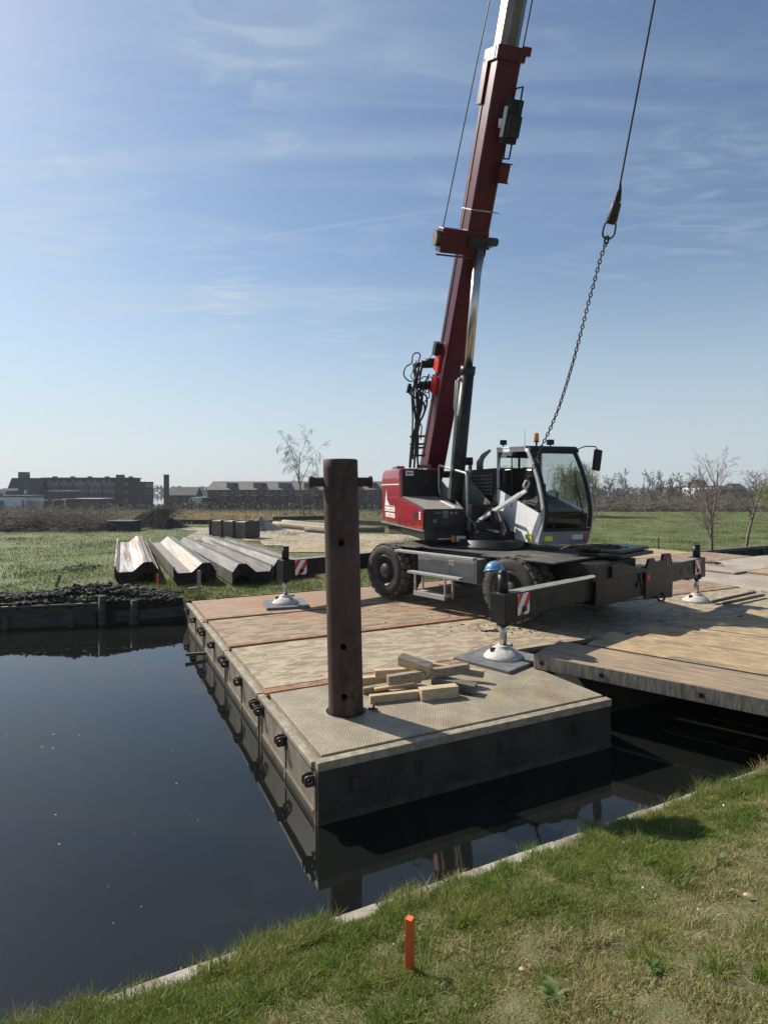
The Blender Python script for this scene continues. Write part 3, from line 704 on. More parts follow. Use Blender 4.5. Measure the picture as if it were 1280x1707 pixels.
# welded seams and the flat rusty bars over the joints
def strip(a0, a1, b, w, label, rot=0):
    o = V((0, 0, 0)); F = frame(raft(a0, b, .003), E1, E2); mb = MB(); mb.box((0, -w / 2, 0), (a1 - a0, w / 2, .009), F)
    return tag(mb.build('flat_bar', MT['rust_strip'], base=raft(a0, b, .003), bevel=.002), label, 'steel bar', 'rusty flat bars over the pontoon joints')
strip(.02, 1.62, 1.94, .15, 'rusty flat bar behind the tube, left end at the raft edge of the nearest joint')
strip(1.64, 3.52, 1.93, .15, 'rusty flat bar in front of the near outrigger foot, on the nearest joint')
strip(.02, 7.0, 4.16, .13, 'long rusty flat bar over the second joint, ahead of the crane wheels')
strip(-.03, 1.3, 6.2, .13, 'short rusty flat bar at the left end of the far pontoon joint')

# mooring: dropped bar lying at the far-left side of the raft
mb = MB(); p = raft(-.02, 5.75, -.5); mb.bar(p, p - E1 * .35 + V((0, 0, .02)), .05, .05)
tag(mb.build('drift_wood', MT['wood_dark'], base=p), 'short dark piece of wood sticking out from the raft side at the waterline', 'wood')

# timber mats bridging to the right
m1 = V((.773, -.634, 0)); m2 = V((.634, .773, 0)); MA0 = V((1.97, 7.76, 0))
def matt(t0, t1, w0, w1, zt, th, side, top, name, label, group, holes=()):
    F = frame(MA0, m1, m2); mb = MB(); loc = MA0 + m1 * t0 + m2 * w0
    npl = max(1, round((w1 - w0) / .31)) if top is MT['mat'] else 1
    for k in range(npl):
        a = w0 + (w1 - w0) * k / npl; b = w0 + (w1 - w0) * (k + 1) / npl
        mb.box((t0 + random.uniform(0, .02), a + .004, zt - th), (t1, b - .004, zt - random.uniform(0, .006)), F)
    for i, p in enumerate(mb.f): pass
    # side faces take the darker edge timber
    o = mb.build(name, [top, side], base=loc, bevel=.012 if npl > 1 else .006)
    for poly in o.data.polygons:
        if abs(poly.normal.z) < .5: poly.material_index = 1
    tag(o, label, 'timber mat', group)
    return o
g = 'timber mats laid from the raft to the right bank'
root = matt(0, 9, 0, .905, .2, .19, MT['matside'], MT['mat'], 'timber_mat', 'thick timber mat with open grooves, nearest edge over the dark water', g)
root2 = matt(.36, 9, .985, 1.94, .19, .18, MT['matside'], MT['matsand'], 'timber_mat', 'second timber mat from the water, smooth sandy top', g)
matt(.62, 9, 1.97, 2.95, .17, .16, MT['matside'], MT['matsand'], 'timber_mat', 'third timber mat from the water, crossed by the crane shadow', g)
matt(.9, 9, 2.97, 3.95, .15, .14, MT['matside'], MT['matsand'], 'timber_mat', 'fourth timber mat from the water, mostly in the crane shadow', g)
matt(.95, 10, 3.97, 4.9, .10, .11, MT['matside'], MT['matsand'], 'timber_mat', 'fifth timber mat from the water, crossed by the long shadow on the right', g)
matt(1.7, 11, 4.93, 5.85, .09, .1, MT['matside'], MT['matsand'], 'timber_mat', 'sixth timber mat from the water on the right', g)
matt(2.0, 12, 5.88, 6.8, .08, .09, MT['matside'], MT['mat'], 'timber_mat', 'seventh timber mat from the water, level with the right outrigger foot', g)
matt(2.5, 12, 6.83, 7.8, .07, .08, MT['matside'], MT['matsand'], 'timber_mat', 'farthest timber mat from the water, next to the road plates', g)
# hollow bolt ends in the edge of the front mat
for t in (.14, .92, 2.02, 3.1):
    mb = MB(); c = MA0 + m1 * t + V((0, 0, .10)) - m2 * .001
    M = frame(c, m1, V((0, 0, 1)), -m2)
    n = 12; out = [(.034 * math.cos(2 * math.pi * k / n), .034 * math.sin(2 * math.pi * k / n)) for k in range(n)]; inn = [(.6 * x, .6 * y) for x, y in out]
    mb.holeplate(out, inn, M, (-.002, .006)); mb.cur = 1
    mb.prism([(.6 * x, .6 * y) for x, y in out], M, (-.02, .001))
    mb.build('bolt', [MT['lug'], MT['black']], root)
# wooden road plates beyond, on the right
q1 = V((.85, .53, 0)).normalized(); q2 = V((q1.y, -q1.x, 0)); G0 = V((9.85, 22.75, 0))
names = ['farthest road plate on the right, at the edge of the green field', 'second road plate from the field on the right', 'third road plate from the field, behind the right outrigger', 'road plate level with the right outrigger foot', 'road plate just nearer than the right outrigger foot', 'road plate right of the long crane shadow', 'road plate at the right frame edge in the shadow', 'road plate at the right frame edge next to the timber mats']
for k in range(8):
    a = [-4.2, -4.0, -3.2, -2.6, -2.6, -2.3, -2.0, -1.8][k]; b = .45 * k + [1.0, 1.1, 1.5, 2.5, 4, 5.5, 6.5, 7.5][k]
    F = frame(G0, q1, q2); mb = MB()
    mb.box((a, k * 1.78 + .02, -.02), (b, (k + 1) * 1.78 - .02, .022 + .006 * (k % 2)), F)
    c = G0 + q1 * a + q2 * (k * 1.78)
    tag(mb.build('road_plate', [MT['matsand'], MT['deck2'], MT['path']][k % 3], base=c, bevel=.005), names[k], 'road plate', 'road plates on the right')
# two small angle bars lying by the right foot
for (xa, ya, xb, yb, l) in ((1187, 1003, 1258, 987, 'thin steel bar lying beyond the right outrigger foot'), (1206, 1006, 1272, 992, 'thin steel bar lying on the near side of its twin by the right outrigger foot')):
    mb = MB(); a = P(xa, ya, .06); b = P(xb, yb, .06); mb.bar(a, b, .05, .05)
    tag(mb.build('steel_bar', MT['steeldark'], base=a, bevel=.004), l, 'steel bar', 'steel bars by the right foot')
p = P(1185, 940, .06); mb = MB()
mb.path([p + V((.22 * math.cos(t * .9) * (1 - t * .03) + t * .01, .16 * math.sin(t * .9), .03 + .01 * math.sin(t * 3))) for t in np.arange(0, 20, .4)], .018, 6)
tag(mb.build('coiled_chain', MT['chain'], base=p), 'small heap of dark chain behind the right outrigger', 'chain')

# far store of road plates behind the sheet piles
fr = [P(385, 905), P(560, 889), P(668, 903), P(560, 920)]
for k, (ya, yb, xa, xb) in enumerate(((888.5, 893, 405, 700), (893.1, 898.5, 408, 720), (898.6, 906, 440, 735), (906.2, 917, 478, 745))):
    mb = MB(); a = P(xa, yb, .05); b = P(xb, yb, .05); c = P(xb - 30, ya, .05); d = P(xa - 6, ya, .05)
    M = Matrix.Identity(4); mb.prism([(a.x, a.y), (b.x, b.y), (c.x, c.y), (d.x, d.y)], M, (-.10 + .004 * k, -.025 + .005 * (k % 2)))
    tag(mb.build('road_plate', [MT['path'], MT['matsand']][k % 2], base=a), ['farthest sandy road plate behind the sheet piles', 'second sandy road plate behind the sheet piles', 'third sandy road plate behind the sheet piles, partly behind the tube', 'nearest sandy road plate behind the left outrigger'][k], 'road plate', 'road plates behind the sheet piles')

# ------------------------------------------------------------------ rusty spud tube
pc = P(577, 1185, 0); pc.z = 0
pr = .187; H0 = 2.72
root = thing('spud_pile', 'thick rusty steel tube with a crossbar standing through the raft deck', 'steel tube', pc)
lean = V((-.063, .0, 0))
mb = MB(); n = 40
def pp(z, r, k): 
    a = 2 * math.pi * k / n
    c = pc + lean * (z / H0)
    return (c.x + r * math.cos(a), c.y + r * math.sin(a), z)
holes = [(1.82, -1.62), (.78, -1.60), (.22, -1.58)]
zs = [-1.6, -.02, .3, .9, 1.5, 2.1, 2.6, H0 - .012, H0]
vs = []; fs = []
for z in zs:
    r = pr - (.012 if z == H0 else 0)
    vs += [pp(z, r, k) for k in range(n)]
for z in (H0, .5): vs += [pp(z, pr - .025, k) for k in range(n)]
m_ = len(zs)
for i in range(m_ + 1): fs += [(i * n + k, i * n + (k + 1) % n, (i + 1) * n + (k + 1) % n, (i + 1) * n + k) for k in range(n)]
mb._add(vs, fs, True); tube = mb.build('tube', MT['pile'], root)
dm = MB()
cut = MB()
for (z, a) in [(1.83, 0), (.74, 0), (.215, 0)]:
    c = pc + lean * (z / H0); cut.tube(c + V((.0, -.5, z)), c + V((.0, -.05, z)), .034, n=20, smooth=False)
cu = cut.build('hole_cutter', MT['black'])
bo = tube.modifiers.new('holes', 'BOOLEAN'); bo.object = cu; bo.operation = 'DIFFERENCE'; bo.solver = 'EXACT'
bpy.context.view_layer.update(); dg = bpy.context.evaluated_depsgraph_get()
nm = bpy.data.meshes.new_from_object(tube.evaluated_get(dg)); tube.modifiers.clear(); tube.data = nm
bpy.data.objects.remove(cu)
mb = MB(); z = 2.475; c = pc + lean * (z / H0) + V((0, 0, z)); ax = V((1, .12, 0)).normalized()
for s_ in (-1, 1):
    a = c + ax * s_ * (pr - .03); b = c + ax * s_ * (pr + .11)
    prof = [(.001, -.2), (.05, -.2), (.05, 0), (.05, .13), (.052, .135), (.066, .15), (.066, .175), (.058, .185), (.04, .187), (.038, .03), (.001, .03)]
    M = frame(a, ax.cross(V((0, 0, 1))) * s_, V((0, 0, 1)), ax * s_); mb.lathe([(r, h) for r, h in prof], M, 20)
mb.build('crossbar', MT['pile'], root)
mb = MB(); mb.lathe([(pr + .028, .003), (pr + .028, .006), (pr + .04, .006), (pr + .045, .003)], Matrix.Translation(pc), 36); mb.build('deck_collar', MT['rim'], root)
mb = MB(); mb.lathe([(pr * .9, .004), (pr + .032, .0045)], Matrix.Translation(pc), 36); mb.build('deck_hole', MT['black'], root)
mb = MB(); cc = pc + V((.0, -pr + .001, 1.95)) + lean * .7; mb.bar(cc + V((-.1, .018, 0)), cc + V((.085, .012, 0)), .012, .075); mb.build('faded_plate', MT['pile'], root)

# ------------------------------------------------------------------ heap of wood scraps
def wood(a, b, w, h, z0, z1, m, label, roll=0, name='wood_scrap', two=None):
    """a beam between two pixel-found points on the deck; z0/z1 heights of its ends' centres"""
    A = P(*a, 0); B = P(*b, 0); A.z = z0; B.z = z1
    d = (B - A).normalized(); up = V((0, 0, 1)); sd = d.cross(up).normalized(); u = sd.cross(d)
    u2 = u * math.cos(roll) + sd * math.sin(roll); 
    mb = MB(); mb.bar(A, B, w, h, u2)
    g_ = 'loose wood scraps heaped on the nearest pontoon'
    o = mb.build(name, list(two) if two else m, base=A, bevel=.004)
    if two:
        for p_ in o.data.polygons: p_.material_index = 0 if p_.normal.z > .5 else 1
    return tag(o, label, 'wood scrap', g_)
wn, wo, wd = MT['wood_new'], MT['wood_old'], MT['wood_dark']
wood((616, 1172), (698, 1163), .075, .085, .045, .045, wn, 'pale square timber lying left of the short block in front')
wood((700, 1167), (761, 1160), .12, .13, .067, .067, wn, 'short thick pale block at the front of the wood heap')
wood((623, 1156), (688, 1147), .11, .03, .055, .065, wn, 'thin pale split plank between the front timber and the long grey beam')
wood((646, 1157), (780, 1140), .085, .11, .16, .20, wo, 'long grey-brown beam lying across the middle of the wood heap')
wood((650, 1153), (700, 1145), .07, .035, .06, .075, wn, 'small pale lath under the left end of the long grey beam')
wood((566, 1146), (645, 1138), .10, .10, .05, .05, wn, 'pale timber poking out from behind the rusty tube')
wood((625, 1141), (690, 1139), .08, .10, .13, .145, wn, 'pale square-ended timber stacked behind the long grey beam')
wood((604, 1157), (645, 1150), .07, .07, .04, .04, wo, 'grey stub lying low beside the rusty tube')
wood((700, 1126), (806, 1137), .07, .085, .145, .10, wo, 'long narrow board reaching right towards the outrigger pad', two=(wn, wo))
wood((722, 1146), (793, 1157), .15, .085, .10, .07, wd, 'wide dark board sloping down at the right of the wood heap')
wood((667, 1140), (718, 1150), .12, .12, .305, .245, wo, 'short dark-topped block tilted on top of the wood heap', .25, two=(wd, wn))
mb = MB(); a = P(622, 1184, .0); mb.tube(a, a + V((.01, 0, .07)), .014, .010, 8); mb.path([a + V((-.05, .02, .01)), a + V((0, 0, .02)), a + V((.05, -.01, .012))], .012, 6)
tag(mb.build('iron_pin', MT['lug'], base=a), 'small black iron pin on the deck between the tube and the wood', 'pin')

# orange stakes and rough wooden stakes
def stake(p, w, h, label, m=None, lean=V((0, 0, 0)), group=None):
    mb = MB(); mb.bar(p - V((0, 0, .05)), p + V((0, 0, h)) + lean, w, w, (.5, .8, 0))
    return tag(mb.build('marker_stake', m or MT['orange'], base=p, bevel=.002), label, 'stake', group)
stake(P(263, 977, -.05), .04, .3, 'small orange stake at the foot of the leftmost sheet pile stack')
stake(P(528, 965, -.05), .035, .34, 'small orange stake beyond the left outrigger beam')
stake(P(332, 997, -.05), .06, .62, 'grey wooden stake by the far-left corner of the raft', MT['wood_old'])
stake(P(93, 979, -.05), .05, .32, 'dark stick leaning at the left canal bank', MT['wood_dark'], V((.12, 0, 0)))
stake(P(1097, 914, -.05), .05, .42, 'thin dark post in the grass behind the crane front', MT['wood_dark'])
mb = MB(); a = P(314, 982, .02); mb.bar(a, P(338, 979, .04), .07, .05); tag(mb.build('wood_scrap', MT['wood_old'], base=a), 'short board lying in the grass beside the grey wooden stake', 'wood scrap')
# ------------------------------------------------------------------ the crane
N0 = V((1.67, 8.17, 0)); AV = V((-.66, .751, 0)).normalized(); BV = V((AV.y, -AV.x, 0))
CF = frame(N0, BV, AV)
def ch(t, s, z): return CF @ V((t, s, z))
UC = V((2.33, 12.34, 0)); UX = V((.25, -.968, 0)).normalized(); UY = V((-UX.y, UX.x, 0)); UF = frame(UC, UX, UY)
def up(x, y, z): return UF @ V((x, y, z))
crane = thing('mobile_crane', 'red and grey telescopic mobile crane with a white cab, standing on outriggers on the raft', 'crane', (UC.x, UC.y, 0))
def part(mb, name, m, parent=None, bevel=0, label=None):
    o = mb.build(name, m, parent or crane, bevel)
    if label: o['label'] = label
    return o
# chassis frame
mb = MB(); mb.box((2.55, .0, .62), (4.0, 5.0, 1.12), CF); mb.box((2.2, 1.95, 1.0), (4.5, 3.7, 1.14), CF)
mb.box((2.4, .4, .48), (4.1, 2.0, .7), CF)
chas = part(mb, 'chassis', MT['chassis'], bevel=.015)
mb = MB(); mb.box((1.85, .35, 1.145), (4.75, 1.9, 1.175), CF); mb.box((1.95, 3.75, 1.145), (4.6, 4.9, 1.175), CF); mb.box((2.15, 1.93, 1.145), (4.5, 3.72, 1.17), CF)
part(mb, 'fender_deck', MT['chassis_top'], chas, .006)
mb = MB(); mb.box((2.0, -.12, .5), (2.5, .0, .95), CF)
for (t0, t1, z0, z1, s0) in ((2.22, 4.75, .43, .92, -.17), (2.9, 4.4, .5, 1.12, -.05), (4.45, 4.8, .45, 1.17, -.2), (4.05, 4.35, .88, 1.15, -.22)):
    pass
# transverse outrigger boxes, front (near) and rear
def obox(s0, s1, name, near):
    mb = MB()
    th = .03
    mb.box((2.2, s0, .46), (4.78, s0 + th, .91), CF); mb.box((2.2, s1 - th, .46), (4.78, s1, .91), CF)
    mb.box((2.2, s0 + th, .46), (4.78, s1 - th, .49), CF); mb.box((2.2, s0 + th, .88), (4.78, s1 - th, .91), CF)
    mb.box((2.2, (s0 + s1) / 2 - .015, .49), (4.78, (s0 + s1) / 2 + .015, .88), CF)
    if near:
        F2 = frame(ch(0, s0 - .004, 0), BV, V((0, 0, 1)), -AV)
        mb.prism([(3.85, .40), (4.98, .30), (5.02, .92), (4.9, 1.16), (4.6, 1.17), (4.55, 1.05), (4.25, 1.05), (4.2, 1.12), (4.0, 1.12), (3.85, .9)], F2, (0, .05))
        mb.prism([(2.2, .92), (2.2, 1.12), (2.28, 1.17), (2.6, 1.17), (2.75, 1.05), (2.75, .92)], F2, (-.03, .0))
        mb.prism([(2.62, .9), (2.62, 1.1), (2.95, 1.13), (3.5, 1.02), (3.9, .95), (3.9, .9)], F2, (.02, .05))
        for (t, z, w, h) in ((3.72, .80, .06, .16), (3.62, .69, .08, .08), (3.76, .69, .05, .1), (4.02, .73, .07, .09), (4.18, .74, .07, .1)):
            mb.box((t - w / 2, s0 - .03, z - h / 2), (t + w / 2, s0 - .002, z + h / 2), CF)
        mb.path([ch(4.2, s0 - .08, .42), ch(4.3, s0 - .1, .33), ch(4.45, s0 - .1, .30), ch(4.55, s0 - .09, .36), ch(4.52, s0 - .06, .45)], .022, 8)
    return part(mb, name, MT['chassis'], bevel=.008)
bx = obox(-.20, .30, 'outrigger_box', True)
bx2 = obox(4.95, 5.45, 'outrigger_box', False)
mb = MB(); mb.box((3.86, -.275, .74), (3.98, -.235, .85), CF); part(mb, 'tail_light', MT['brightred'], bx, .01)
mb = MB(); mb.box((4.72, -.262, .93), (4.76, -.25, 1.10), CF); part(mb, 'reflector_strip', MT['brightred'], bx)
mb = MB()
for k in range(5): mb.path([ch(2.7 + .03 * k, -.1 - .03 * k, 1.0), ch(3.0 + .05 * k, -.24, 1.02 - .03 * k), ch(3.35 + .04 * k, -.22, .95), ch(3.6, -.16, 1.0)], .014, 6)
part(mb, 'hydraulic_hoses', MT['hose'], bx)
# wheels
def wheel_mesh():
    rim, tyre = MB(), MB(); I = Matrix.Identity(4)
    for z0 in (0.0, -.34):
        tyre.cur = 0
        pr_ = [(.33, -.02), (.40, .0), (.50, -.005), (.545, -.03), (.565, -.06), (.565, -.24), (.545, -.27), (.50, -.295), (.36, -.29), (.33, -.27)]
        tyre.lathe([(r, z + z0) for r, z in pr_], I, 56)
        nb = 21
        for k in range(nb):
            for row in (0, 1):
                a = 2 * math.pi * (k + .5 * row) / nb; w = 2 * math.pi / nb * .74; tyre.cur = 1
                M = Matrix.Rotation(a, 4, 'Z')
                za, zb = ((-.035, -.145), (-.155, -.265))[row]
                sk = .05 if row else -.05
                rr0, rr1 = .55, .592
                vs = []
                for r in (rr0, rr1):
                    for (z, an) in ((za, -w / 2), (za, w / 2), (zb, w / 2 + sk), (zb, -w / 2 + sk)):
                        vs.append(M @ V((r * math.cos(an), r * math.sin(an), z + z0)))
                tyre._add(vs, [(0, 1, 2, 3), (7, 6, 5, 4), (0, 4, 5, 1), (1, 5, 6, 2), (2, 6, 7, 3), (3, 7, 4, 0)])
    rim.lathe([(.335, -.26), (.335, -.03), (.345, -.012), (.325, -.012), (.30, -.03), (.27, -.10), (.24, -.17), (.22, -.18), (.001, -.18)], I, 40)
    rim.lathe([(.20, -.18), (.20, -.15), (.155, -.145), (.15, -.04), (.135, -.02), (.001, -.018)], I, 30)
    for k in range(10):
        a = 2 * math.pi * k / 10; c = V((.185 * math.cos(a), .185 * math.sin(a), -.15)); rim.tube(c, c + V((0, 0, .035)), .014, n=6)
    return rim, tyre
rimMB, tyreMB = wheel_mesh()
wr = None
for (t, s, side) in ((1.72, 1.2, 1), (1.72, 4.5, 1), (4.82, 1.2, -1), (4.82, 4.5, -1)):
    M = frame(ch(t, s, .615), V((0, 0, 1)).cross(-BV * side), V((0, 0, 1)), -BV * side)
    def place(src):
        q = MB(); q.f = src.f; q.sm = src.sm; q.mi = src.mi; q.v = [tuple(M @ V(v)) for v in src.v]; return q
    w = part(place(rimMB), 'wheel', MT['rimgrey']); part(place(tyreMB), 'tyre', [MT['rubber'], MT['tread']], w)
# axles
mb = MB()
for s in (1.2, 4.5): mb.tube(ch(2.2, s, .6), ch(4.3, s, .6), .11); mb.sphere(ch(3.25, s, .58), .22)
part(mb, 'axle', MT['chassis'])
# outriggers
def outrigger(s, t_leg, t_in, pad_z, near, panel=True, full=True):
    sg = 1 if t_in > t_leg else -1
    root = MB(); z0, z1 = .55, .93
    tl = t_leg + sg * .13
    # beam: side wall with two round openings, top and bottom
    ti = t_in
    lo, hi = sorted((tl, ti))
    F2 = frame(ch(0, s, 0), BV, V((0, 0, 1)), -AV)
    root.box((lo, s - .115, z0 + .03), (hi, s + .115, z1), CF)
    root.box((min(t_leg - .13, t_leg + .13), s - .135, z0 - .02), (max(t_leg - .13, t_leg + .13), s + .135, z1 + .015), CF)
    root.box((lo, s - .10, z0 - .02), (lo + .55 if sg > 0 else hi, s + .10, z0 + .03), CF) if sg > 0 else root.box((hi - .55, s - .10, z0 - .02), (hi, s + .10, z0 + .03), CF)
    o = part(root, 'outrigger_beam', MT['chassis'], bevel=.012)
    mb = MB(); mb.box((lo + .02 if sg < 0 else lo + .02, s - .105, z1 + .001), (hi - .02, s + .105, z1 + .006), CF); part(mb, 'beam_top_plate', MT['beamtop'], o)  # thin top sheet in a paler colour than the beam
    mb = MB()
    for k, tt in enumerate((.68, 1.06)):
        c = ch(t_leg + sg * tt, s - .1165, .74 + .01); n = 20
        mb.prism([(.055 * math.cos(2 * math.pi * i / n), .075 * math.sin(2 * math.pi * i / n)) for i in range(n)], frame(c, BV, V((0, 0, 1)), -AV), (0, .002)); part(mb, 'beam_hole', MT['black'], o); mb = MB()
    pass
    # leg
    c = ch(t_leg, s, 0)
    mb = MB(); mb.tube(c + V((0, 0, z1)), c + V((0, 0, 1.20)), .075, n=20); mb.sphere(c + V((0, 0, 1.20)), .075, n=20, half=True) if near else mb.tube(c + V((0, 0, 1.2)), c + V((0, 0, 1.215)), .08, n=20)
    mb.tube(c + V((0, 0, z0 - .06)), c + V((0, 0, z1 + .02)), .095, n=20); part(mb, 'leg_tube', MT['chassis'], o)
    mb = MB(); mb.tube(c + V((0, 0, pad_z + .14)), c + V((0, 0, z0)), .052, n=24); part(mb, 'leg_rod', MT['chrome'], o)
    mb = MB(); mb.lathe([(.001, .17), (.09, .17), (.105, .16), (.105, .135), (.15, .125), (.235, .055), (.27, .02), (.275, 0.002), (.001, 0.002)], Matrix.Translation(c + V((0, 0, pad_z))), 36)
    part(mb, 'leg_foot', MT['foot'], o)
    mb = MB()
    for a in (40, 200): 
        d = V((math.cos(R(a)), math.sin(R(a)), 0)); mb.bar(c + d * .13 + V((0, 0, pad_z + .12)), c + d * .2 + V((0, 0, pad_z + .11)), .03, .05); mb.tube(c + d * .19 + V((0, 0, pad_z + .08)), c + d * .19 + V((0, 0, pad_z + .15)), .012, n=8)
    part(mb, 'foot_clip', MT['lug'], o)
    if panel:
        # red and white warning board
        ta = t_leg + sg * .13; w = .30 * sg; zc = .77; h = .15
        F3 = frame(ch(ta + (.0 if sg > 0 else 0), s - .1365, zc), BV * sg, V((0, 0, 1)), (BV * sg).cross(V((0, 0, 1))))
        if F3.to_3x3().col[2].dot(AV) > 0: dz = -1
        else: dz = 1
        mb = MB(); mb.prism([(0.02, -h), (.27, -h), (.30, -h + .04), (.30, h), (0.02, h)], F3, (0, .004 * dz) if dz > 0 else (-.004, 0))
        wb = part(mb, 'warning_board', MT['white'], o)
        mb = MB()
        for x in (-.07, .15):
            pl = [(x - .085 + .0, -h), (x + .015, -h), (x + .225, h), (x + .125, h)]
            # clip to the board
            def clip(pl, f, g):
                out = []
                for i in range(len(pl)):
                    a, b = pl[i], pl[(i + 1) % len(pl)]; fa, fb = f(a), f(b)
                    if fa >= 0: out.append(a)
                    if (fa >= 0) != (fb >= 0):
                        k = fa / (fa - fb); out.append((a[0] + (b[0] - a[0]) * k, a[1] + (b[1] - a[1]) * k))
                return out
            pl = clip(pl, lambda p: p[0] - .02, 0); pl = clip(pl, lambda p: .30 - p[0], 0)
            pl = clip(pl, lambda p: .29 - h + p[1] - p[0] + .0 + .0 + .0 + (.0) if False else 1, 0)
            mb.prism(pl, F3, (.004, .0055) if dz > 0 else (-.0055, -.004))
        part(mb, 'red_stripes', MT['brightred'], wb)
        mb = MB(); mb.box((.12, -.105, .006) if dz > 0 else (.12, -.105, -.02), (.215, -.035, .02) if dz > 0 else (.215, -.035, -.006), F3); part(mb, 'black_bracket', MT['black'], wb)
    return o
sL = (V((-2.03, 12.0, 0)) - N0).dot(AV); tL = (V((-2.03, 12.0, 0)) - N0).dot(BV)
sR = (V((6.66, 12.42, 0)) - N0).dot(AV); tR = (V((6.66, 12.42, 0)) - N0).dot(BV)
outrigger(0.0, 0.0, 2.6, .045, True)
outrigger(sL, tL, 2.9, .05, False)
outrigger(sR, tR, 4.2, .005, False)
outrigger(5.2, 6.5, 4.2, .005, False, False)
# toolbox with steps between the near wheels
mb = MB(); mb.box((1.90, 2.05, .60), (2.5, 3.62, 1.06), CF); tb = part(mb, 'toolbox', MT['boxgrey'], bevel=.01)
mb = MB(); mb.box((1.893, 2.10, .66), (1.899, 2.70, 1.02), CF); mb.box((1.893, 2.74, .66), (1.899, 3.25, 1.02), CF); part(mb, 'toolbox_door', MT['boxgrey'], tb, .004)
mb = MB(); mb.box((1.889, 2.62, .90), (1.892, 2.74, 1.0), CF); st = part(mb, 'sticker', MT['white'], tb)
mb = MB(); n = 16; F4 = frame(ch(1.8885, 2.68, .955), AV, V((0, 0, 1)), -BV)
mb.holeplate([(.04 * math.cos(2 * math.pi * k / n), .04 * math.sin(2 * math.pi * k / n)) for k in range(n)], [(.028 * math.cos(2 * math.pi * k / n), .028 * math.sin(2 * math.pi * k / n)) for k in range(n)], F4, (0, .002))
mb.bar(F4 @ V((-.025, -.025, .001)), F4 @ V((.025, .025, .001)), .008, .002); part(mb, 'prohibition_ring', MT['brightred'], tb)
for z, s0, s1, t in ((1.09, 2.0, 4.15, 1.72), (.70, 2.25, 3.65, 1.62)):
    mb = MB(); mb.box((t, s0, z - .03), (t + .14, s1, z + .02), CF); part(mb, 'step_rail', MT['alu'], tb, .006)
mb = MB(); mb.box((1.62, 2.6, .30), (1.86, 3.45, .33), CF); mb.box((1.6, 2.6, .25), (1.62, 3.45, .34), CF)
for s in (2.6, 3.42): mb.box((1.62, s, .25), (1.66, s + .03, .67), CF); mb.box((1.84, s, .25), (1.88, s + .03, .67), CF)
part(mb, 'hanging_step', MT['alu'], tb, .004)
# support plates stored on the fender deck (lie on the crane)
for k, (t0, s0, dz, l, ro) in enumerate(((3.15, -.15, 0, 'lower of the two black support plates stored on the crane deck', 0), (3.25, -.08, 1, 'upper black support plate stored on the crane deck in front of the cab', 3))):
    mb = MB(); F = frame(ch(t0, s0, 1.18 + .07 * k), (Matrix.Rotation(R(ro), 3, 'Z') @ BV), (Matrix.Rotation(R(ro), 3, 'Z') @ AV)); mb.box((0, 0, 0), (1.25, .85, .06), F)
    tag(mb.build('support_plate', MT['chassis'], base=F.translation, bevel=.012), l, 'support plate', 'support plates stored on the crane')
mb = MB(); p0 = ch(3.3, .5, 1.30)
rp = [p0 + V((.62 * math.cos(k * .9 + math.sin(k * .37)) * random.uniform(.3, 1), .26 * math.sin(k * 1.13) * random.uniform(.3, 1), random.uniform(-.03, .05))) for k in range(90)]
sm_ = []
for k in range(len(rp) - 1):
    for t in (0, .33, .66): sm_.append(rp[k].lerp(rp[k + 1], t) + V((0, 0, .03 * math.sin(t * 3))))
mb.path(sm_, .011, 5)
tag(mb.build('rope_pile', MT['steeldark'], base=p0), 'tangle of dark rope and chain lying on the crane deck below the cab', 'rope')

# turntable and upper frame
mb = MB(); mb.lathe([(.001, 1.15), (.80, 1.15), (.80, 1.24), (.74, 1.24), (.74, 1.34), (.001, 1.34)], Matrix.Translation(UC), 48); part(mb, 'turntable', MT['chassis'])
mb = MB()
mb.box((-3.5, -.5, 1.3), (.15, .42, 1.5), UF); mb.box((-3.4, -1.4, 1.34), (-.3, -.6, 1.5), UF); mb.box((-3.3, .4, 1.34), (.0, 1.45, 1.5), UF)
fr_ = part(mb, 'upper_frame', MT['chassis'], bevel=.01)
for y in (-.42, .36):
    mb = MB(); Fp = frame(up(0, y, 0), UX, V((0, 0, 1)), UX.cross(V((0, 0, 1))))
    mb.prism([(-3.45, 1.5), (-3.5, 2.7), (-3.35, 3.0), (-2.95, 3.02), (-2.6, 2.85), (-.2, 1.72), (.15, 1.5)], Fp, (-.02, .02)); part(mb, 'boom_support_plate', MT['greyplate'], fr_, .006)
mb = MB(); mb.tube(up(-2.97, -.5, 2.78), up(-2.97, .45, 2.78), .09, n=20); part(mb, 'pivot_pin', MT['chassis'], fr_)
# counterweight (rounded red tail) and side housing
mb = MB()
Fy = frame(up(0, -1.47, 0), UX, V((0, 0, 1)), -UY)
prof = []
x0, x1, zb, zt, rr = -3.9, -2.14, 1.52, 2.90, .28
prof = [(x0 + .06, zb), (x1, zb), (x1, zt)]
for k in range(7):
    a = R(90 + 90 * k / 6); prof.append((x0 + rr + rr * math.cos(a), zt - rr + rr * math.sin(a)))
mb.prism(prof, Fy, (-1.0, 0))
cw = part(mb, 'counterweight', MT['red'], bevel=.07)
q_ = MB(); q_.box((-3.85, -.46, 1.52), (-3.2, 1.42, 2.2), UF); part(q_, 'rear_ballast', MT['black'], cw, .05)
mb = MB(); mb.box((-3.9, -1.474, 2.50), (-2.15, -1.4705, 2.525), UF); part(mb, 'white_line', MT['text_white'], cw)
mb = MB(); mb.prism([(-3.6, 1.42 + .1), (-2.2, 1.52), (-.3, 1.46), (-.5, 1.40), (-2.3, 1.30), (-3.3, 1.22)], frame(up(0, -1.40, 0), UX, V((0, 0, 1)), -UY), (-2.6, 0)); part(mb, 'belly_pan', MT['steeldark'], cw)
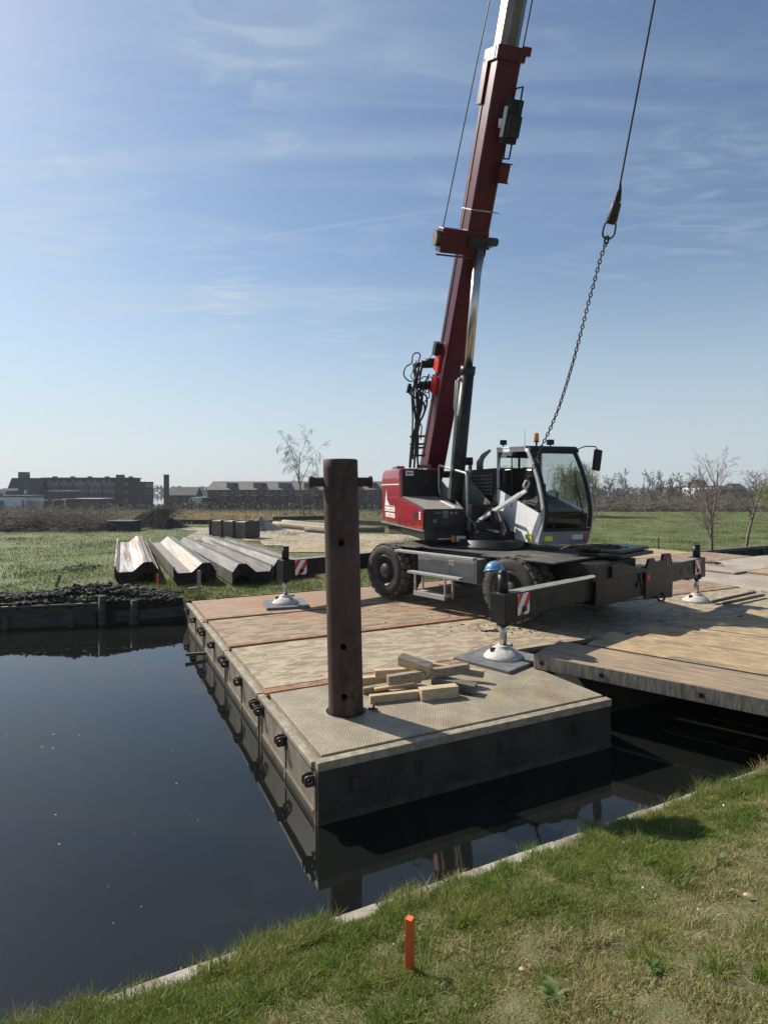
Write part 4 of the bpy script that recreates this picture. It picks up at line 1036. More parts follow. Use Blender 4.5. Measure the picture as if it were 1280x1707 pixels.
mb = MB(); mb.box((-3.88, -1.478, 1.50), (-.31, -1.44, 1.525), UF); part(mb, 'sill_trim', MT['greytop'], cw)
hd = MB(); hd.prism([(-2.11, 1.53), (-.36, 1.53), (-.36, 1.95), (-2.11, 2.20)], Fy, (-.035, 0)); ho = part(hd, 'side_hood', MT['red'], bevel=.012)
mb = MB(); mb.prism([(-2.11, 1.36), (-.34, 1.30), (-.34, 1.965), (-2.11, 2.212)], frame(up(0, -1.43, 0), UX, V((0, 0, 1)), -UY), (-.92, -.003)); eh = part(mb, 'engine_housing', MT['chassis'], bevel=.015)
mb = MB(); mb.prism([(-2.09, 2.2135), (-.36, 1.9685), (-.36, 1.974), (-2.09, 2.219)], frame(up(0, -1.40, 0), UX, V((0, 0, 1)), -UY), (-.86, 0)); part(mb, 'anti_slip_top', MT['greytop'], eh)
mb = MB(); mb.bar(up(-1.3, -.72, 2.125), up(-.42, -.72, 1.995), .035, .02); part(mb, 'white_edge_strip', MT['text_white'], eh)
mb = MB(); mb.box((-3.0, -1.40, 2.1), (-2.13, -.48, 2.88), UF); bk = part(mb, 'rear_box', MT['black'], bevel=.03)
mb = MB(); mb.box((-2.127, -1.32, 2.72), (-2.124, -1.12, 2.84), UF); part(mb, 'sticker', MT['white'], bk)
mb = MB(); mb.prism([(-1.30, 2.78), (-1.25, 2.745), (-1.25, 2.765), (-1.14, 2.765), (-1.14, 2.795), (-1.25, 2.795), (-1.25, 2.815)], frame(up(-2.1235, 0, 0), UY, V((0, 0, 1)), UX), (0, .001)); part(mb, 'arrow_mark', MT['text_dark'], bk)
# panel joints, hinges and latches
mb = MB()
for x in (-1.62, -.95): mb.prism([(x, 1.545), (x + .008, 1.545), (x + .008, 2.03), (x, 2.04)], frame(up(0, -1.4725, 0), UX, V((0, 0, 1)), -UY), (0, .002))
part(mb, 'panel_joint', MT['text_dark'], ho)
for (x, z) in ((-1.70, 1.62), (-1.70, 1.96), (-.48, 1.62)):
    mb = MB(); mb.box((x, -1.485, z), (x + .05, -1.472, z + .035), UF); part(mb, 'latch', MT['steeldark'], ho, .004)
mb = MB(); mb.box((-3.2, -1.475, 1.56), (-3.19, -1.4705, 2.49), UF) if False else mb.box((-2.26, -1.476, 1.56), (-2.21, -1.471, 1.62), UF); mb.box((-3.80, -1.476, 1.56), (-3.75, -1.471, 1.62), UF) if False else None
part(mb, 'weight_bolt', MT['steeldark'], cw)
mb = MB(); mb.tube(up(-2.24, -1.475, 2.36), up(-2.24, -1.46, 2.36), .03, n=14); part(mb, 'lifting_eye', MT['steeldark'], cw)
# front grille details of the hood
def on_front(y0, y1, z0, z1, x=-.34, th=.003): return (x, y0, z0), (x + th, y1, z1)
mb = MB(); mb.box(*on_front(-1.22, -.72, 1.28, 1.60, -.335, .02), UF); mb.box(*on_front(-1.0, -.8, 1.44, 1.53, -.312, .012), UF); part(mb, 'access_door', MT['black'], eh, .008)
mb = MB()
for (y0, y1, z0, z1) in ((-1.20, -1.05, 1.87, 1.91), (-1.02, -.90, 1.78, 1.935), (-.86, -.80, 1.85, 1.91), (-.76, -.70, 1.86, 1.91), (-1.24, -1.17, 1.68, 1.75)): mb.box(*on_front(y0, y1, z0, z1), UF)
stk = part(mb, 'stickers', MT['greyplate'], eh)
mb = MB()
for k in range(5): mb.box(*on_front(-1.01 + .022 * k, -.998 + .022 * k, 1.80 + .02 * (k % 2), 1.83 + .018 * (k % 3), -.3365, .002), UF)
for k in range(6): mb.box(*on_front(-1.19 + .023 * k, -1.175 + .023 * k, 1.88, 1.90, -.3365, .002), UF)
part(mb, 'sticker_marks', MT['text_dark'], stk)
mb = MB(); mb.box((-.30, -.79, 1.26), (-.22, -.53, 1.42), UF); hl = part(mb, 'headlight', MT['black'], bevel=.015)
mb = MB(); mb.box((-.222, -.765, 1.28), (-.210, -.555, 1.40), UF); part(mb, 'lens', MT['lamp'], hl)
mb = MB(); mb.box((-.30, -.85, 1.27), (-.215, -.795, 1.41), UF); part(mb, 'indicator', MT['amber'], hl, .008)
mb = MB(); mb.tube(up(-.32, -1.15, 1.34), up(-.32, -.1, 1.34), .022); mb.tube(up(-.32, -.74, 1.30), up(-.1, .0, 1.32), .03); part(mb, 'light_bar', MT['alu'], eh)
# lettering
def text(s, size, F, m, parent, name, ext=.002, bold=0):
    cu = bpy.data.curves.new(name, 'FONT'); cu.body = s; cu.size = size; cu.extrude = ext; cu.offset = bold
    to = bpy.data.objects.new('tmp_text', cu); S.collection.objects.link(to); bpy.context.view_layer.update()
    me = bpy.data.meshes.new_from_object(to.evaluated_get(bpy.context.evaluated_depsgraph_get())); bpy.data.objects.remove(to)
    me.transform(Matrix.Translation(-WORLD_OF.get(parent.name, V((0, 0, 0)))) @ F); me.materials.clear(); me.materials.append(m)
    o = bpy.data.objects.new(name, me); S.collection.objects.link(o); o.parent = parent; WORLD_OF[o.name] = WORLD_OF.get(parent.name, V((0, 0, 0))); return o
FT = frame(up(0, -1.4735, 0), UX, V((0, 0, 1)), -UY)
text('643', .20, FT @ Matrix.Translation((-1.02, 1.755, 0)), MT['text_dark'], ho, 'model_number', bold=.006)
text('E', .22, FT @ Matrix.Translation((-.60, 1.75, 0)), MT['text_white'], ho, 'model_letter', bold=.008)
mb = MB()
for (x, z) in ((-1.33, 1.66), (-1.1, 1.62)): mb.prism([(x + .035 * math.cos(k * .524), z + .035 * math.sin(k * .524)) for k in range(12)], FT, (0, .002))
part(mb, 'filler_cap', MT['text_dark'], ho)
mb = MB(); mb.prism([(-3.50, 1.98), (-3.05, 1.98), (-3.30, 2.12), (-3.36, 2.40)], FT, (0, .002)); mb.prism([(-3.52, 1.965), (-2.55, 1.965), (-2.55, 1.975), (-3.52, 1.975)], FT, (0, .002))
for (x0_, x1_, z0_, z1_) in ((-3.52, -2.55, 1.83, 1.94), (-3.45, -2.55, 1.68, 1.79)): mb.prism([(x0_, z0_), (x1_, z0_), (x1_, z1_), (x0_, z1_)], FT, (0, .002))
lg = part(mb, 'company_lettering', MT['text_white'], cw)
mb = MB()
for row, (x0_, z0_) in enumerate(((-3.50, 1.845), (-3.42, 1.695))):
    x = x0_
    while x < -2.62:
        w = random.choice((.03, .045, .02)); mb.prism([(x, z0_ + .01), (x + w, z0_ + .01), (x + w, z0_ + random.choice((.03, .075))), (x, z0_ + .04)], FT, (.002, .003)); x += w + .045
part(mb, 'letter_gaps', MT['red'], lg)
# handrail by the hood
mb = MB(); mb.path([up(-2.0, -.47, 2.25), up(-2.1, -.48, 2.45), up(-2.1, -.48, 2.90), up(-2.04, -.48, 2.97), up(-.42, -.47, 2.745), up(-.36, -.47, 2.70), up(-.34, -.47, 1.80)], .026, 10); part(mb, 'handrail', MT['alu'])
# left body (engine and cooler) behind the cab, with grille
mb = MB(); mb.box((-2.75, .45, 1.5), (-.80, 1.45, 2.88), UF); eb = part(mb, 'engine_body', MT['black'], bevel=.03)
mb = MB()
for r_ in range(6):
    for c_ in range(7):
        x = -2.2 + .17 * c_ + .05 * r_ * 0; z = 2.72 - .085 * r_
        mb.box((x, .44, z - .03), (x + .12, .449, z + .02), UF)
part(mb, 'grille_slots', MT['greyplate'], eb)
mb = MB(); mb.path([up(-2.0, .56, 2.86), up(-2.0, .56, 3.05), up(-1.97, .60, 3.20), up(-1.9, .80, 3.36)], [.085, .085, .085, .03], 14); part(mb, 'exhaust_pipe', MT['greyplate'], eb)
mb = MB(); mb.tube(up(-2.5, .12, 3.10), up(-2.3, .50, 3.10), .10, n=18); mb.box((-2.5, .46, 2.86), (-2.35, .5, 3.1), UF); part(mb, 'air_filter', MT['black'], eb)
mb = MB(); mb.sphere(up(-3.2, -1.2, 2.93), .12, Matrix.Diagonal((1.6, .8, .45, 1)), half=True); mb.box((-3.0, -1.35, 2.9), (-2.8, -1.15, 2.98), UF); mb.box((-2.6, -.9, 2.88), (-2.3, -.6, 3.0), UF); part(mb, 'top_fittings', MT['greyplate'], bk, .01)
# clutter between the hood and the cab: lower plates, valves, hoses
mb = MB()
mb.box((-.6, -.35, 1.45), (.1, .3, 1.58), UF); mb.box((-.2, -.45, 1.35), (.1, -.1, 1.7), UF); mb.box((-.9, -.3, 1.6), (-.5, .3, 2.05), UF)
for k in range(9): mb.path([up(-.2 + random.uniform(-.2, .2), random.uniform(-.45, .3), 1.45), up(random.uniform(-.4, .1), random.uniform(-.4, .3), 1.75 + random.uniform(0, .25)), up(-.6 + random.uniform(-.2, .2), random.uniform(-.35, .2), 1.6)], .016, 6)
part(mb, 'valve_block', MT['black'], fr_, .005)
mb = MB(); mb.prism([(-.35, 1.55), (.35, 1.42), (.45, 1.55), (.05, 1.95), (-.2, 2.0)], frame(up(0, .05, 0), UX, V((0, 0, 1)), -UY), (-.03, .0)); mb.bar(up(-.1, -.25, 1.58), up(.3, .0, 1.5), .16, .04); part(mb, 'step_plate', MT['greyplate'], fr_, .005)
# luffing cylinder and boom
PV = D(718, 789.5, 15.2)
r1 = V(((729.5 - 640) / FPX, 1, -(725 - HOR) / FPX)); r2 = V(((858 - 640) / FPX, 1, -(0 - HOR) / FPX)); nn = r1.cross(r2)
PV = PV - nn.normalized() * ((PV - V((0, 0, EYE))).dot(nn.normalized()))
E_ = math.atan(-(nn.dot(UX)) / nn.z); BU_ = UX * math.cos(E_) + V((0, 0, 1)) * math.sin(E_)
print('boom elevation', math.degrees(E_))
BF = frame(PV, BU_, UY)
def bmL(py):
    lo, hi = 0, 30
    for _ in range(50):
        m = (lo + hi) / 2; q = PV + BU_ * m
        if q.y > .2 and pxof(q)[1] > py: lo = m
        else: hi = m
    return lo
L1 = bmL(82)
eye = V((0, 0, EYE))
ra = V(((1090 - 640) / FPX, 1, HOR / FPX)); rb = V(((1032 - 640) / FPX, 1, -(308 - HOR) / FPX)); n2 = ra.cross(rb)
LT = -((PV - eye).dot(n2)) / BU_.dot(n2)
print('boom base', L1, 'tip', LT)
def section(w, h, c, x0, x1, mb):
    prof = [(-w / 2, -h / 2 + c), (-w / 2 + c, -h / 2), (w / 2 - c, -h / 2), (w / 2, -h / 2 + c), (w / 2, h / 2 - c * .4), (w / 2 - c * .4, h / 2), (-w / 2 + c * .4, h / 2), (-w / 2, h / 2 - c * .4)]
    M = BF @ Matrix(((0, 0, 1, 0), (1, 0, 0, 0), (0, 1, 0, 0), (0, 0, 0, 1)))
    mb.prism(prof, M, (x0, x1))
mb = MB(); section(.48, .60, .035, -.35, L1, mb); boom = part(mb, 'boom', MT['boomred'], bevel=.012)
mb = MB(); section(.58, .72, .03, L1 - .22, L1, mb); mb.box((L1 - .9, -.29, .1), (L1 - .15, .1, .36), BF); mb.box((L1 - .12, .18, -.42), (L1 + .02, .34, -.3), BF); part(mb, 'boom_collar', MT['boomred'], boom, .008)
mb = MB(); section(.37, .46, .1, L1 - .4, L1 + (LT - L1) * .36, mb); tele = part(mb, 'telescope_section', MT['tele'], boom, 0)
mb = MB(); section(.30, .38, .03, L1 + (LT - L1) * .3, L1 + (LT - L1) * .68, mb); section(.25, .31, .03, L1 + (LT - L1) * .6, LT - .1, mb); mb.box((LT - .3, -.2, -.45), (LT + .1, .2, .2), BF); part(mb, 'boom_head', MT['tele'], boom, .004)
for y_, lbl in ((350, ''), (405, '')):
    L_ = bmL(y_); mb = MB(); section(.51, .63, .035, L_ - .012, L_ + .012, mb); mb.prism([(-.05, 0), (.3, -.0), (.36, .04), (.3, .08), (-.05, .08)], BF @ Matrix(((0, 0, 1, L_), (0, 1, 0, .17), (-1, 0, 0, -.28), (0, 0, 0, 1))), (-.01, .01)); part(mb, 'guide_ring', MT['alu'], boom)
L_ = bmL(402); mb = MB(); mb.box((L_ - .26, -.82, -.40), (L_ + .22, .20, -.06), BF); cb = part(mb, 'cross_box', MT['boomred'], boom, .015)
mb = MB(); mb.tube(BF @ V((L_, -.83, -.23)), BF @ V((L_, -.93, -.23)), .16, n=20); mb.bar(BF @ V((L_ - .30, -.9, -.40)), BF @ V((L_ - .30, -.1, -.40)), .025, .03); part(mb, 'cable_drum', MT['steeldark'], boom)
mb = MB(); mb.tube(BF @ V((L_ + .05, .1, -.46)), BF @ V((L_ + .05, .42, -.3)), .09); mb.box((L_ - .1, -.25, -.5), (L_ + .12, .22, -.40), BF); part(mb, 'cylinder_bracket', MT['chassis'], boom, .01)
L_ = bmL(285); mb = MB(); mb.box((L_ - .17, .12, -.52), (L_ + .15, .32, -.30), BF); mb.box((L_ + .15, .10, -.58), (L_ + .17, .34, -.28), BF); mb.box((L_ - .19, .10, -.56), (L_ - .17, .34, -.28), BF); part(mb, 'small_bracket_box', MT['boomred'], boom)
L_ = bmL(210); mb = MB()
mb.box((L_ - .30, .02, -.62), (L_ + .42, .30, -.40), BF); mb.box((L_ - .2, .04, -.74), (L_ + .15, .28, -.60), BF)
mb.path([BF @ V(q) for q in ((L_ - .3, .2, -.35), (L_ - .55, .2, -.38), (L_ - .55, .2, -.66), (L_ - .3, .2, -.66))], .02, 6)
mb.path([BF @ V(q) for q in ((L_ + .4, .2, -.32), (L_ + .62, .2, -.34), (L_ + .62, .2, -.66), (L_ + .2, .2, -.7))], .02, 6)
fl = part(mb, 'floodlight', MT['black'], boom, .015)
mb = MB(); mb.tube(BF @ V((L_ - .05, .0, -.44)), BF @ V((L_ + .1, -.02, -.44)), .05); mb.box((L_ - .2, .0, -.58), (L_ + .3, .015, -.44), BF); part(mb, 'lamp_face', MT['lamp'], fl)
# red fittings on the boom side and black swivel arms with hoses
def bq(px_, py_, d): return D(px_, py_, d)
mb = MB()
for y_ in (608, 645): L_ = bmL(y_); mb.box((L_ - .22, -.30, .0), (L_ + .2, -.24, .3), BF); mb.bar(BF @ V((L_ - .2, -.28, .3)), BF @ V((L_ + .2, -.28, .0)), .05, .05)
part(mb, 'hose_mount', MT['brightred'], boom)
man = MB()
for (a, b, r_) in (((704, 606), (729, 605), .12), ((700, 643), (722, 642), .11)): man.tube(bq(*a, 14.5), bq(*b, 14.4), r_, n=16); man = (part(man, 'swivel_drum', MT['black'], boom), MB())[1]
man.tube(bq(690, 611, 14.5), bq(706, 606, 14.5), .06); man.tube(bq(680, 652, 14.5), bq(700, 642, 14.5), .06); man.tube(bq(683, 640, 14.5), bq(680, 655, 14.5), .05)
man.bar(bq(690, 606, 14.5), bq(694, 650, 14.5), .05, .07); man.bar(bq(696, 650, 14.5), bq(697, 706, 14.5), .07, .09)
part((lambda q: q.box((bmL(590) - .1, -.40, .1), (bmL(590) + .2, -.235, .3), BF))(MB()), 'valve_box', MT['black'], boom, .01)
mo = part(man, 'hose_swivel', MT['black'], boom, .005)
hz = MB(); dd = 14.5
for pts, r_ in (([(697, 605), (700, 592), (695, 588), (688, 592), (686, 605), (676, 612), (673, 625), (680, 634), (687, 636)], .017),
                ([(692, 612), (694, 640), (698, 670), (696, 700), (690, 725), (685, 752), (683, 780)], .030),
                ([(698, 612), (694, 650), (696, 690), (699, 705), (694, 730), (692, 756), (690, 780)], .028),
                ([(703, 614), (699, 640), (702, 662), (697, 700), (691, 730), (684, 760)], .022),
                ([(682, 655), (690, 662), (704, 670), (708, 682), (704, 695), (697, 708), (694, 735), (697, 780)], .026),
                ([(700, 655), (710, 660), (711, 674), (706, 690), (698, 706), (688, 720), (686, 745), (684, 778)], .024),
                ([(723, 600), (728, 620), (731, 640), (727, 655), (718, 668)], .014), ([(716, 628), (722, 632), (730, 648), (726, 660), (719, 667)], .014),
                ([(702, 632), (706, 628), (714, 630), (712, 640)], .014), ([(706, 650), (712, 655), (722, 640), (732, 635)], .012),
                ([(716, 598), (720, 591), (724, 592)], .012), ([(733, 600), (734, 592), (738, 592), (740, 597)], .012)):
    P3 = [bq(x, y, dd - .1) for x, y in pts]
    sm = []
    for i in range(len(P3) - 1):
        p0, p1, p2, p3 = P3[max(i - 1, 0)], P3[i], P3[i + 1], P3[min(i + 2, len(P3) - 1)]
        for k in range(5):
            t = k / 5; sm.append(.5 * ((2 * p1) + (-p0 + p2) * t + (2 * p0 - 5 * p1 + 4 * p2 - p3) * t * t + (-p0 + 3 * p1 - 3 * p2 + p3) * t ** 3))
    sm.append(P3[-1]); hz.path(sm, r_, 7)
for k in range(9):
    x0_ = random.uniform(688, 722); y0_ = random.uniform(600, 650); x1_ = random.uniform(684, 702); y1_ = random.uniform(690, 775)
    hz.path([bq(x0_, y0_, dd - .15), bq(x0_ + random.uniform(-14, 12), y0_ + 18, dd - .2), bq((x0_ + x1_) / 2 + random.uniform(-10, 12), (y0_ * .6 + y1_ * .4), dd - .15), bq(x1_ + random.uniform(-4, 5), y0_ * .25 + y1_ * .75, dd - .1), bq(x1_, y1_, dd)], random.choice((.012, .016, .022)), 6)
for y_ in (728, 741, 747, 760): hz.bar(bq(683, y_, dd), bq(709, y_ - 1, dd), .03, .05)
part(hz, 'hoses', MT['hose'], boom)
# whitish bare lower edge of the boom's top side
ca = bmL(402)
top = PV + BU_ * bmL(412) + (BF.to_3x3() @ V((0, .02, -.42)))
bot = D(757, 864, 13.55)
def along(a, b, py):
    lo, hi = 0., 1.
    for _ in range(40):
        m = (lo + hi) / 2
        if pxof(a + (b - a) * m)[1] > py: lo = m
        else: hi = m
    return a + (b - a) * lo
mid = along(bot, top, 611)
mb = MB(); mb.tube(bot, mid, .145, n=28); cd = (top - bot).normalized(); mb.tube(mid - cd * .18, mid + cd * .01, .165, n=28); cyl = part(mb, 'luffing_cylinder', MT['chassis'], bevel=0)
mb = MB(); mb.tube(mid, top, .098, n=28); part(mb, 'piston_rod', MT['chrome'], cyl)
sd = cd.cross(UX).normalized()
mb = MB(); mb.path([mid - cd * .3 - UY * .15, mid - cd * .32 - UY * .25, mid - cd * .9 - UY * .24, mid - cd * 1.1 - UY * .17, bot + cd * .5 - UY * .19], .02, 8); mb.path([mid - cd * .25 - UY * .15, mid - cd * .28 - UY * .2, mid - cd * 2.2 - UY * .18], .025, 8); part(mb, 'cylinder_pipe', MT['alu'], cyl)
# thin ropes along the boom
yb0 = PV + BU_ * bmL(0)
mb = MB(); a = D(737, 386, (PV + BU_ * bmL(386)).y); b = D(816, 0, yb0.y); mb.path([a, b, b + (b - a) * 1.2], .011, 6)
a = D(735, 520, 14.2) ; c1_ = PV + BU_ * bmL(160) + BF.to_3x3() @ V((0, .15, -.42)); c2_ = D(887, 0, yb0.y - .4); mb.path([c1_, c2_, c2_ + (c2_ - c1_) * 1.5], .012, 6)
mb.path([BF @ V((.6, -.12, .33)), BF @ V((L1 - .3, -.12, .33))], .012, 6)
mb.path([BF @ V((.4, -.248, .12)), BF @ V((L1 - .4, -.248, .12))], .012, 6)
for q_ in np.arange(1.2, L1 - .6, 1.4): mb.box((q_, -.262, .09), (q_ + .05, -.24, .15), BF)
part(mb, 'guy_rope', MT['steeldark'], boom)
# ---- hoist rope, socket, chain
ring_d = 9.1
Qr = D(1032, 308, ring_d); tip = PV + BU_ * LT
mb = MB(); mb.path([tip, Qr + V((0, 0, -.05))], .014, 8); part(mb, 'hoist_rope', MT['steeldark'], boom)
hc = thing('lifting_chain', 'long rusty chain hanging from a wire rope, tied back beside the cab', 'chain', tuple(Qr))
def cr(px_, py_): 
    t = (py_ - 308) / (815 - 308); return D(px_, py_, ring_d + (11.25 - ring_d) * t)
mb = MB(); a = cr(1033, 306); b = cr(1016, 372)
mb.path([cr(1034, 305), cr(1032, 318), cr(1029, 336)], [.012, .035, .05], 12); mb.path([cr(1029, 336), cr(1027, 340), cr(1019, 368), cr(1017, 374)], [.05, .075, .085, .05], 12)
soc = mb.build('rope_socket', MT['chain'], hc)
def link_mb(a, b, w, wire, ph, M=None, n=14, m=7):
    a = V(a); b = V(b); ax = (b - a); l = ax.length; ax.normalize(); s0 = ax.orthogonal().normalized()
    # a fixed reference: seen face-on or edge-on
    vw = V((0, 1, 0)); s0 = ax.cross(vw).normalized(); s0 = (Matrix.Rotation(ph, 3, ax) @ s0)
    c = (a + b) / 2; r = w / 2 - wire / 2; hl_ = l / 2 - wire / 2
    pts = []
    for k in range(n):
        t = 2 * math.pi * k / n; x = math.cos(t) * r; y = math.sin(t) * r + (hl_ - r) * (1 if math.sin(t) >= 0 else -1)
        pts.append(c + s0 * x + ax * y)
    q = MB(); q.path(pts, wire / 2, m, closed=True); return q
part(link_mb(cr(1018, 366), cr(1012, 400), .225, .03, 0, n=24, m=10), 'master_ring', MT['chain'], hc)
mb = link_mb(cr(1012, 392), cr(1009, 408), .10, .035, .9); mb.build('shackle', MT['chain'], hc)
cp = [(1009.5, 404), (1000, 432), (990, 470), (981, 502), (970, 546), (957, 596), (944, 640), (931, 680), (918, 712), (908, 733), (903, 742), (897, 760), (889, 778), (880, 800), (876, 808)]
C3 = [cr(x, y) for x, y in cp]
dens = []
for i in range(len(C3) - 1):
    for k in range(20): dens.append(C3[i].lerp(C3[i + 1], k / 20))
dens.append(C3[-1])
pitch = .0665; acc = [dens[0]]; 
for q in dens[1:]:
    while (q - acc[-1]).length >= pitch: acc.append(acc[-1] + (q - acc[-1]).normalized() * pitch)
print('chain links', len(acc) - 1)
for i in range(len(acc) - 1):
    a, b = acc[i], acc[i + 1]; e = (b - a).normalized() * .012
    tw = .35 * math.sin(i * .13)
    link_mb(a - e, b + e, .070, .0225, (math.pi / 2 if i % 2 else 0) + tw, n=12, m=6).build('chain_link', MT['chain'], hc, recalc=False)
mb = link_mb(cr(880, 800), cr(874, 815), .12, .045, .3); mb.build('end_hook', MT['foot'], hc)
# the tie rod the chain is hooked to
mb = MB(); A_ = D(797, 869, 12.55); B_ = D(868, 823, 11.45); mb.bar(A_, B_, .085, .07); B2 = D(877, 818, 11.3); mb.bar(B_ - (B_ - A_).normalized() * .05, B2, .05, .07); part(mb, 'tie_rod', MT['cabwhite'], fr_, .006)
mb = MB(); mb.bar(D(822, 850, 12.1), D(829, 880, 12.2), .1, .12); mb.bar(D(829, 880, 12.2), D(836, 903, 12.2), .08, .1); part(mb, 'rod_bracket', MT['chassis'], fr_, .01)

# ---- cab
cabz = [(-.71, 3.30), (.62, 3.235), (.74, 3.20), (1.0, 2.83), (1.145, 2.58), (1.26, 2.30), (1.325, 2.05), (1.33, 1.90), (1.28, 1.66), (1.12, 1.32), (-.38, 1.32), (-.71, 2.2)]
Y0, Y1 = .40, 1.50
cab = MB(); cab.box((-.4, Y0 + .02, 1.30), (1.12, Y1 - .02, 1.40), UF)
cabo = part(cab, 'cab', MT['cabgrey'], bevel=.01, label='light grey crane cab with a curved windscreen')
def sidepoly(poly, y, th, name, m, bevel=.005, par=None):
    mb = MB(); mb.prism(poly, frame(up(0, y, 0), UX, V((0, 0, 1)), -UY), (0, th)); return part(mb, name, m, par or cabo, bevel)
def inset_strip(pts, w, closed_side=-1):
    """strip along pts with width w towards the inside (to -X)"""
    out = []
    for i, p in enumerate(pts):
        a = pts[max(i - 1, 0)]; b = pts[min(i + 1, len(pts) - 1)]; dx, dz = b[0] - a[0], b[1] - a[1]; l = math.hypot(dx, dz); out.append((p[0] + dz / l * w, p[1] - dx / l * w))
    return pts + out[::-1]
arc = cabz[2:10]
for y, th, nm in ((Y0, .035, 'r'), (Y1 - .035, .035, 'l')):
    yy = y if nm == 'r' else Y1 - .035
    sgn = -th
    sidepoly(inset_strip(arc, .095), yy, sgn, 'front_pillar', MT['cabgrey'])
    sidepoly([(-.71, 2.2), (-.635, 2.2), (-.635, 3.215), (.6, 3.165), (.70, 3.13), (.74, 3.20), (.62, 3.235), (-.71, 3.30)], yy, sgn, 'side_frame', MT['cabwhite'])
    sidepoly([(-.71, 2.2), (-.71, 2.36), (-.2, 2.2), (1.22, 1.95), (1.235, 1.86), (1.18, 1.64), (1.03, 1.32), (-.38, 1.32)] if False else [(-.71, 2.42), (1.19, 1.93), (1.225, 1.88), (1.18, 1.65), (1.035, 1.32), (-.38, 1.32), (-.71, 2.2)], yy, sgn, 'side_panel', MT['cabwhite'])
    sidepoly([(-.665, 2.42), (1.185, 1.945), (1.22, 2.05), (1.16, 2.28), (1.05, 2.53), (.90, 2.79), (.66, 3.14), (.58, 3.165), (-.655, 3.232)], yy - (.012 if nm == 'r' else -.0), -.006, 'side_window', MT['glass'], 0)
mb = MB(); mb.box((.0, Y0 - .006, 2.0), (.035, Y0 - .003, 3.18), UF)
mb.prism([(.02, 2.245), (.06, 2.235), (.06, 3.18), (.02, 3.185)], frame(up(0, Y0 + .004, 0), UX, V((0, 0, 1)), -UY), (0, .012)); part(mb, 'window_bar', MT['black'], cabo)
for y_, sg_ in ((Y0 + .045, 1), (Y1 - .075, -1)):
    sidepoly([(-.65, 2.36), (1.15, 1.90), (1.17, 1.8), (1.08, 1.42), (-.34, 1.42), (-.65, 2.2)], y_ + (0 if sg_ > 0 else .03), -.02 if sg_ > 0 else .02, 'interior_lining', MT['black'])
# black seal line under the window
mb = MB(); mb.bar(up(-.68, Y0 - .004, 2.425), up(1.19, Y0 - .004, 1.942), .012, .02); part(mb, 'window_seal', MT['black'], cabo)
# roof and its black front
mb = MB(); mb.prism([(-.72, 3.30), (.62, 3.238), (.62, 3.27), (-.72, 3.335)], frame(up(0, Y0 - .01, 0), UX, V((0, 0, 1)), -UY), (-(Y1 - Y0) - .02, 0)); rf = part(mb, 'roof', MT['cabwhite'], cabo, .01)
mb = MB(); mb.prism([(.58, 3.24), (.78, 3.14), (.80, 3.19), (.70, 3.27), (.58, 3.285)], frame(up(0, Y0 + .02, 0), UX, V((0, 0, 1)), -UY), (-(Y1 - Y0) + .0, 0)); part(mb, 'roof_visor', MT['black'], cabo, .008)
# rear wall and front frame
mb = MB(); mb.box((-.70, Y0 + .03, 1.9), (-.66, Y1 - .03, 2.35), UF); mb.box((-.70, Y0 + .03, 3.1), (-.66, Y1 - .03, 3.28), UF)
for y in (Y0 + .03, .92, Y1 - .07): mb.box((-.70, y, 2.35), (-.665, y + .04, 3.1), UF)
part(mb, 'rear_wall', MT['black'], cabo)
gl = MB(); n = len(arc); vs = []
for (x, z) in arc[:-1]:
    for y in (Y0 + .04, Y1 - .04): vs.append(up(x - .012 + (0.0), y, z))
gl._add(vs, [(2 * i, 2 * i + 1, 2 * i + 3, 2 * i + 2) for i in range(len(arc) - 2)], True); part(gl, 'windscreen', MT['glass'], cabo)
mb = MB()
for y, dy in ((Y0 + .035, .07), (Y1 - .105, .07)):
    pts = [V(up(x - .01, y + dy / 2, z)) for (x, z) in arc[:-1]]
    for i in range(len(pts) - 1): mb.bar(pts[i], pts[i + 1] + (pts[i + 1] - pts[i]) * .02, dy, .03, UX)
mb.bar(up(1.325, Y0 + .04, 1.91), up(1.325, Y1 - .04, 1.91), .03, .03); mb.bar(up(.76, Y0 + .03, 3.17), up(.76, Y1 - .03, 3.17), .06, .10); mb.bar(up(1.255, Y0 + .05, 1.60), up(1.255, Y1 - .05, 1.60), .03, .06)
part(mb, 'windscreen_frame', MT['black'], cabo)
mb = MB(); mb.prism([(1.02, 1.32), (1.13, 1.32), (1.24, 1.57), (1.14, 1.57)], frame(up(0, Y0 + .03, 0), UX, V((0, 0, 1)), -UY), (-(Y1 - Y0) + .06, 0)); nose = part(mb, 'cab_nose', MT['cabgrey'], cabo, .012)
mb = MB(); mb.box((1.17, 1.10, 1.40), (1.215, 1.34, 1.50), UF); part(mb, 'headlight', MT['lamp'], nose, .01)
mb = MB(); mb.box((1.17, 1.37, 1.38), (1.21, 1.45, 1.52), UF); part(mb, 'marker_light', MT['brightred'], nose, .01)
mb = MB(); mb.box((1.16, .52, 1.38), (1.20, .68, 1.50), UF); part(mb, 'yellow_plate', MT['yellow'], nose, .005)
mb = MB(); mb.path([up(1.02 - .25, Y0 - .045, 1.44), up(.86, Y0 - .05, 1.50), up(.94, Y0 - .05, 1.44), up(.98, Y0 - .05, 1.34)], .022, 8); mb.bar(up(.72, Y0 - .045, 1.42), up(.86, Y0 - .045, 1.47), .03, .09); part(mb, 'yellow_handle', MT['yellow'], cabo)
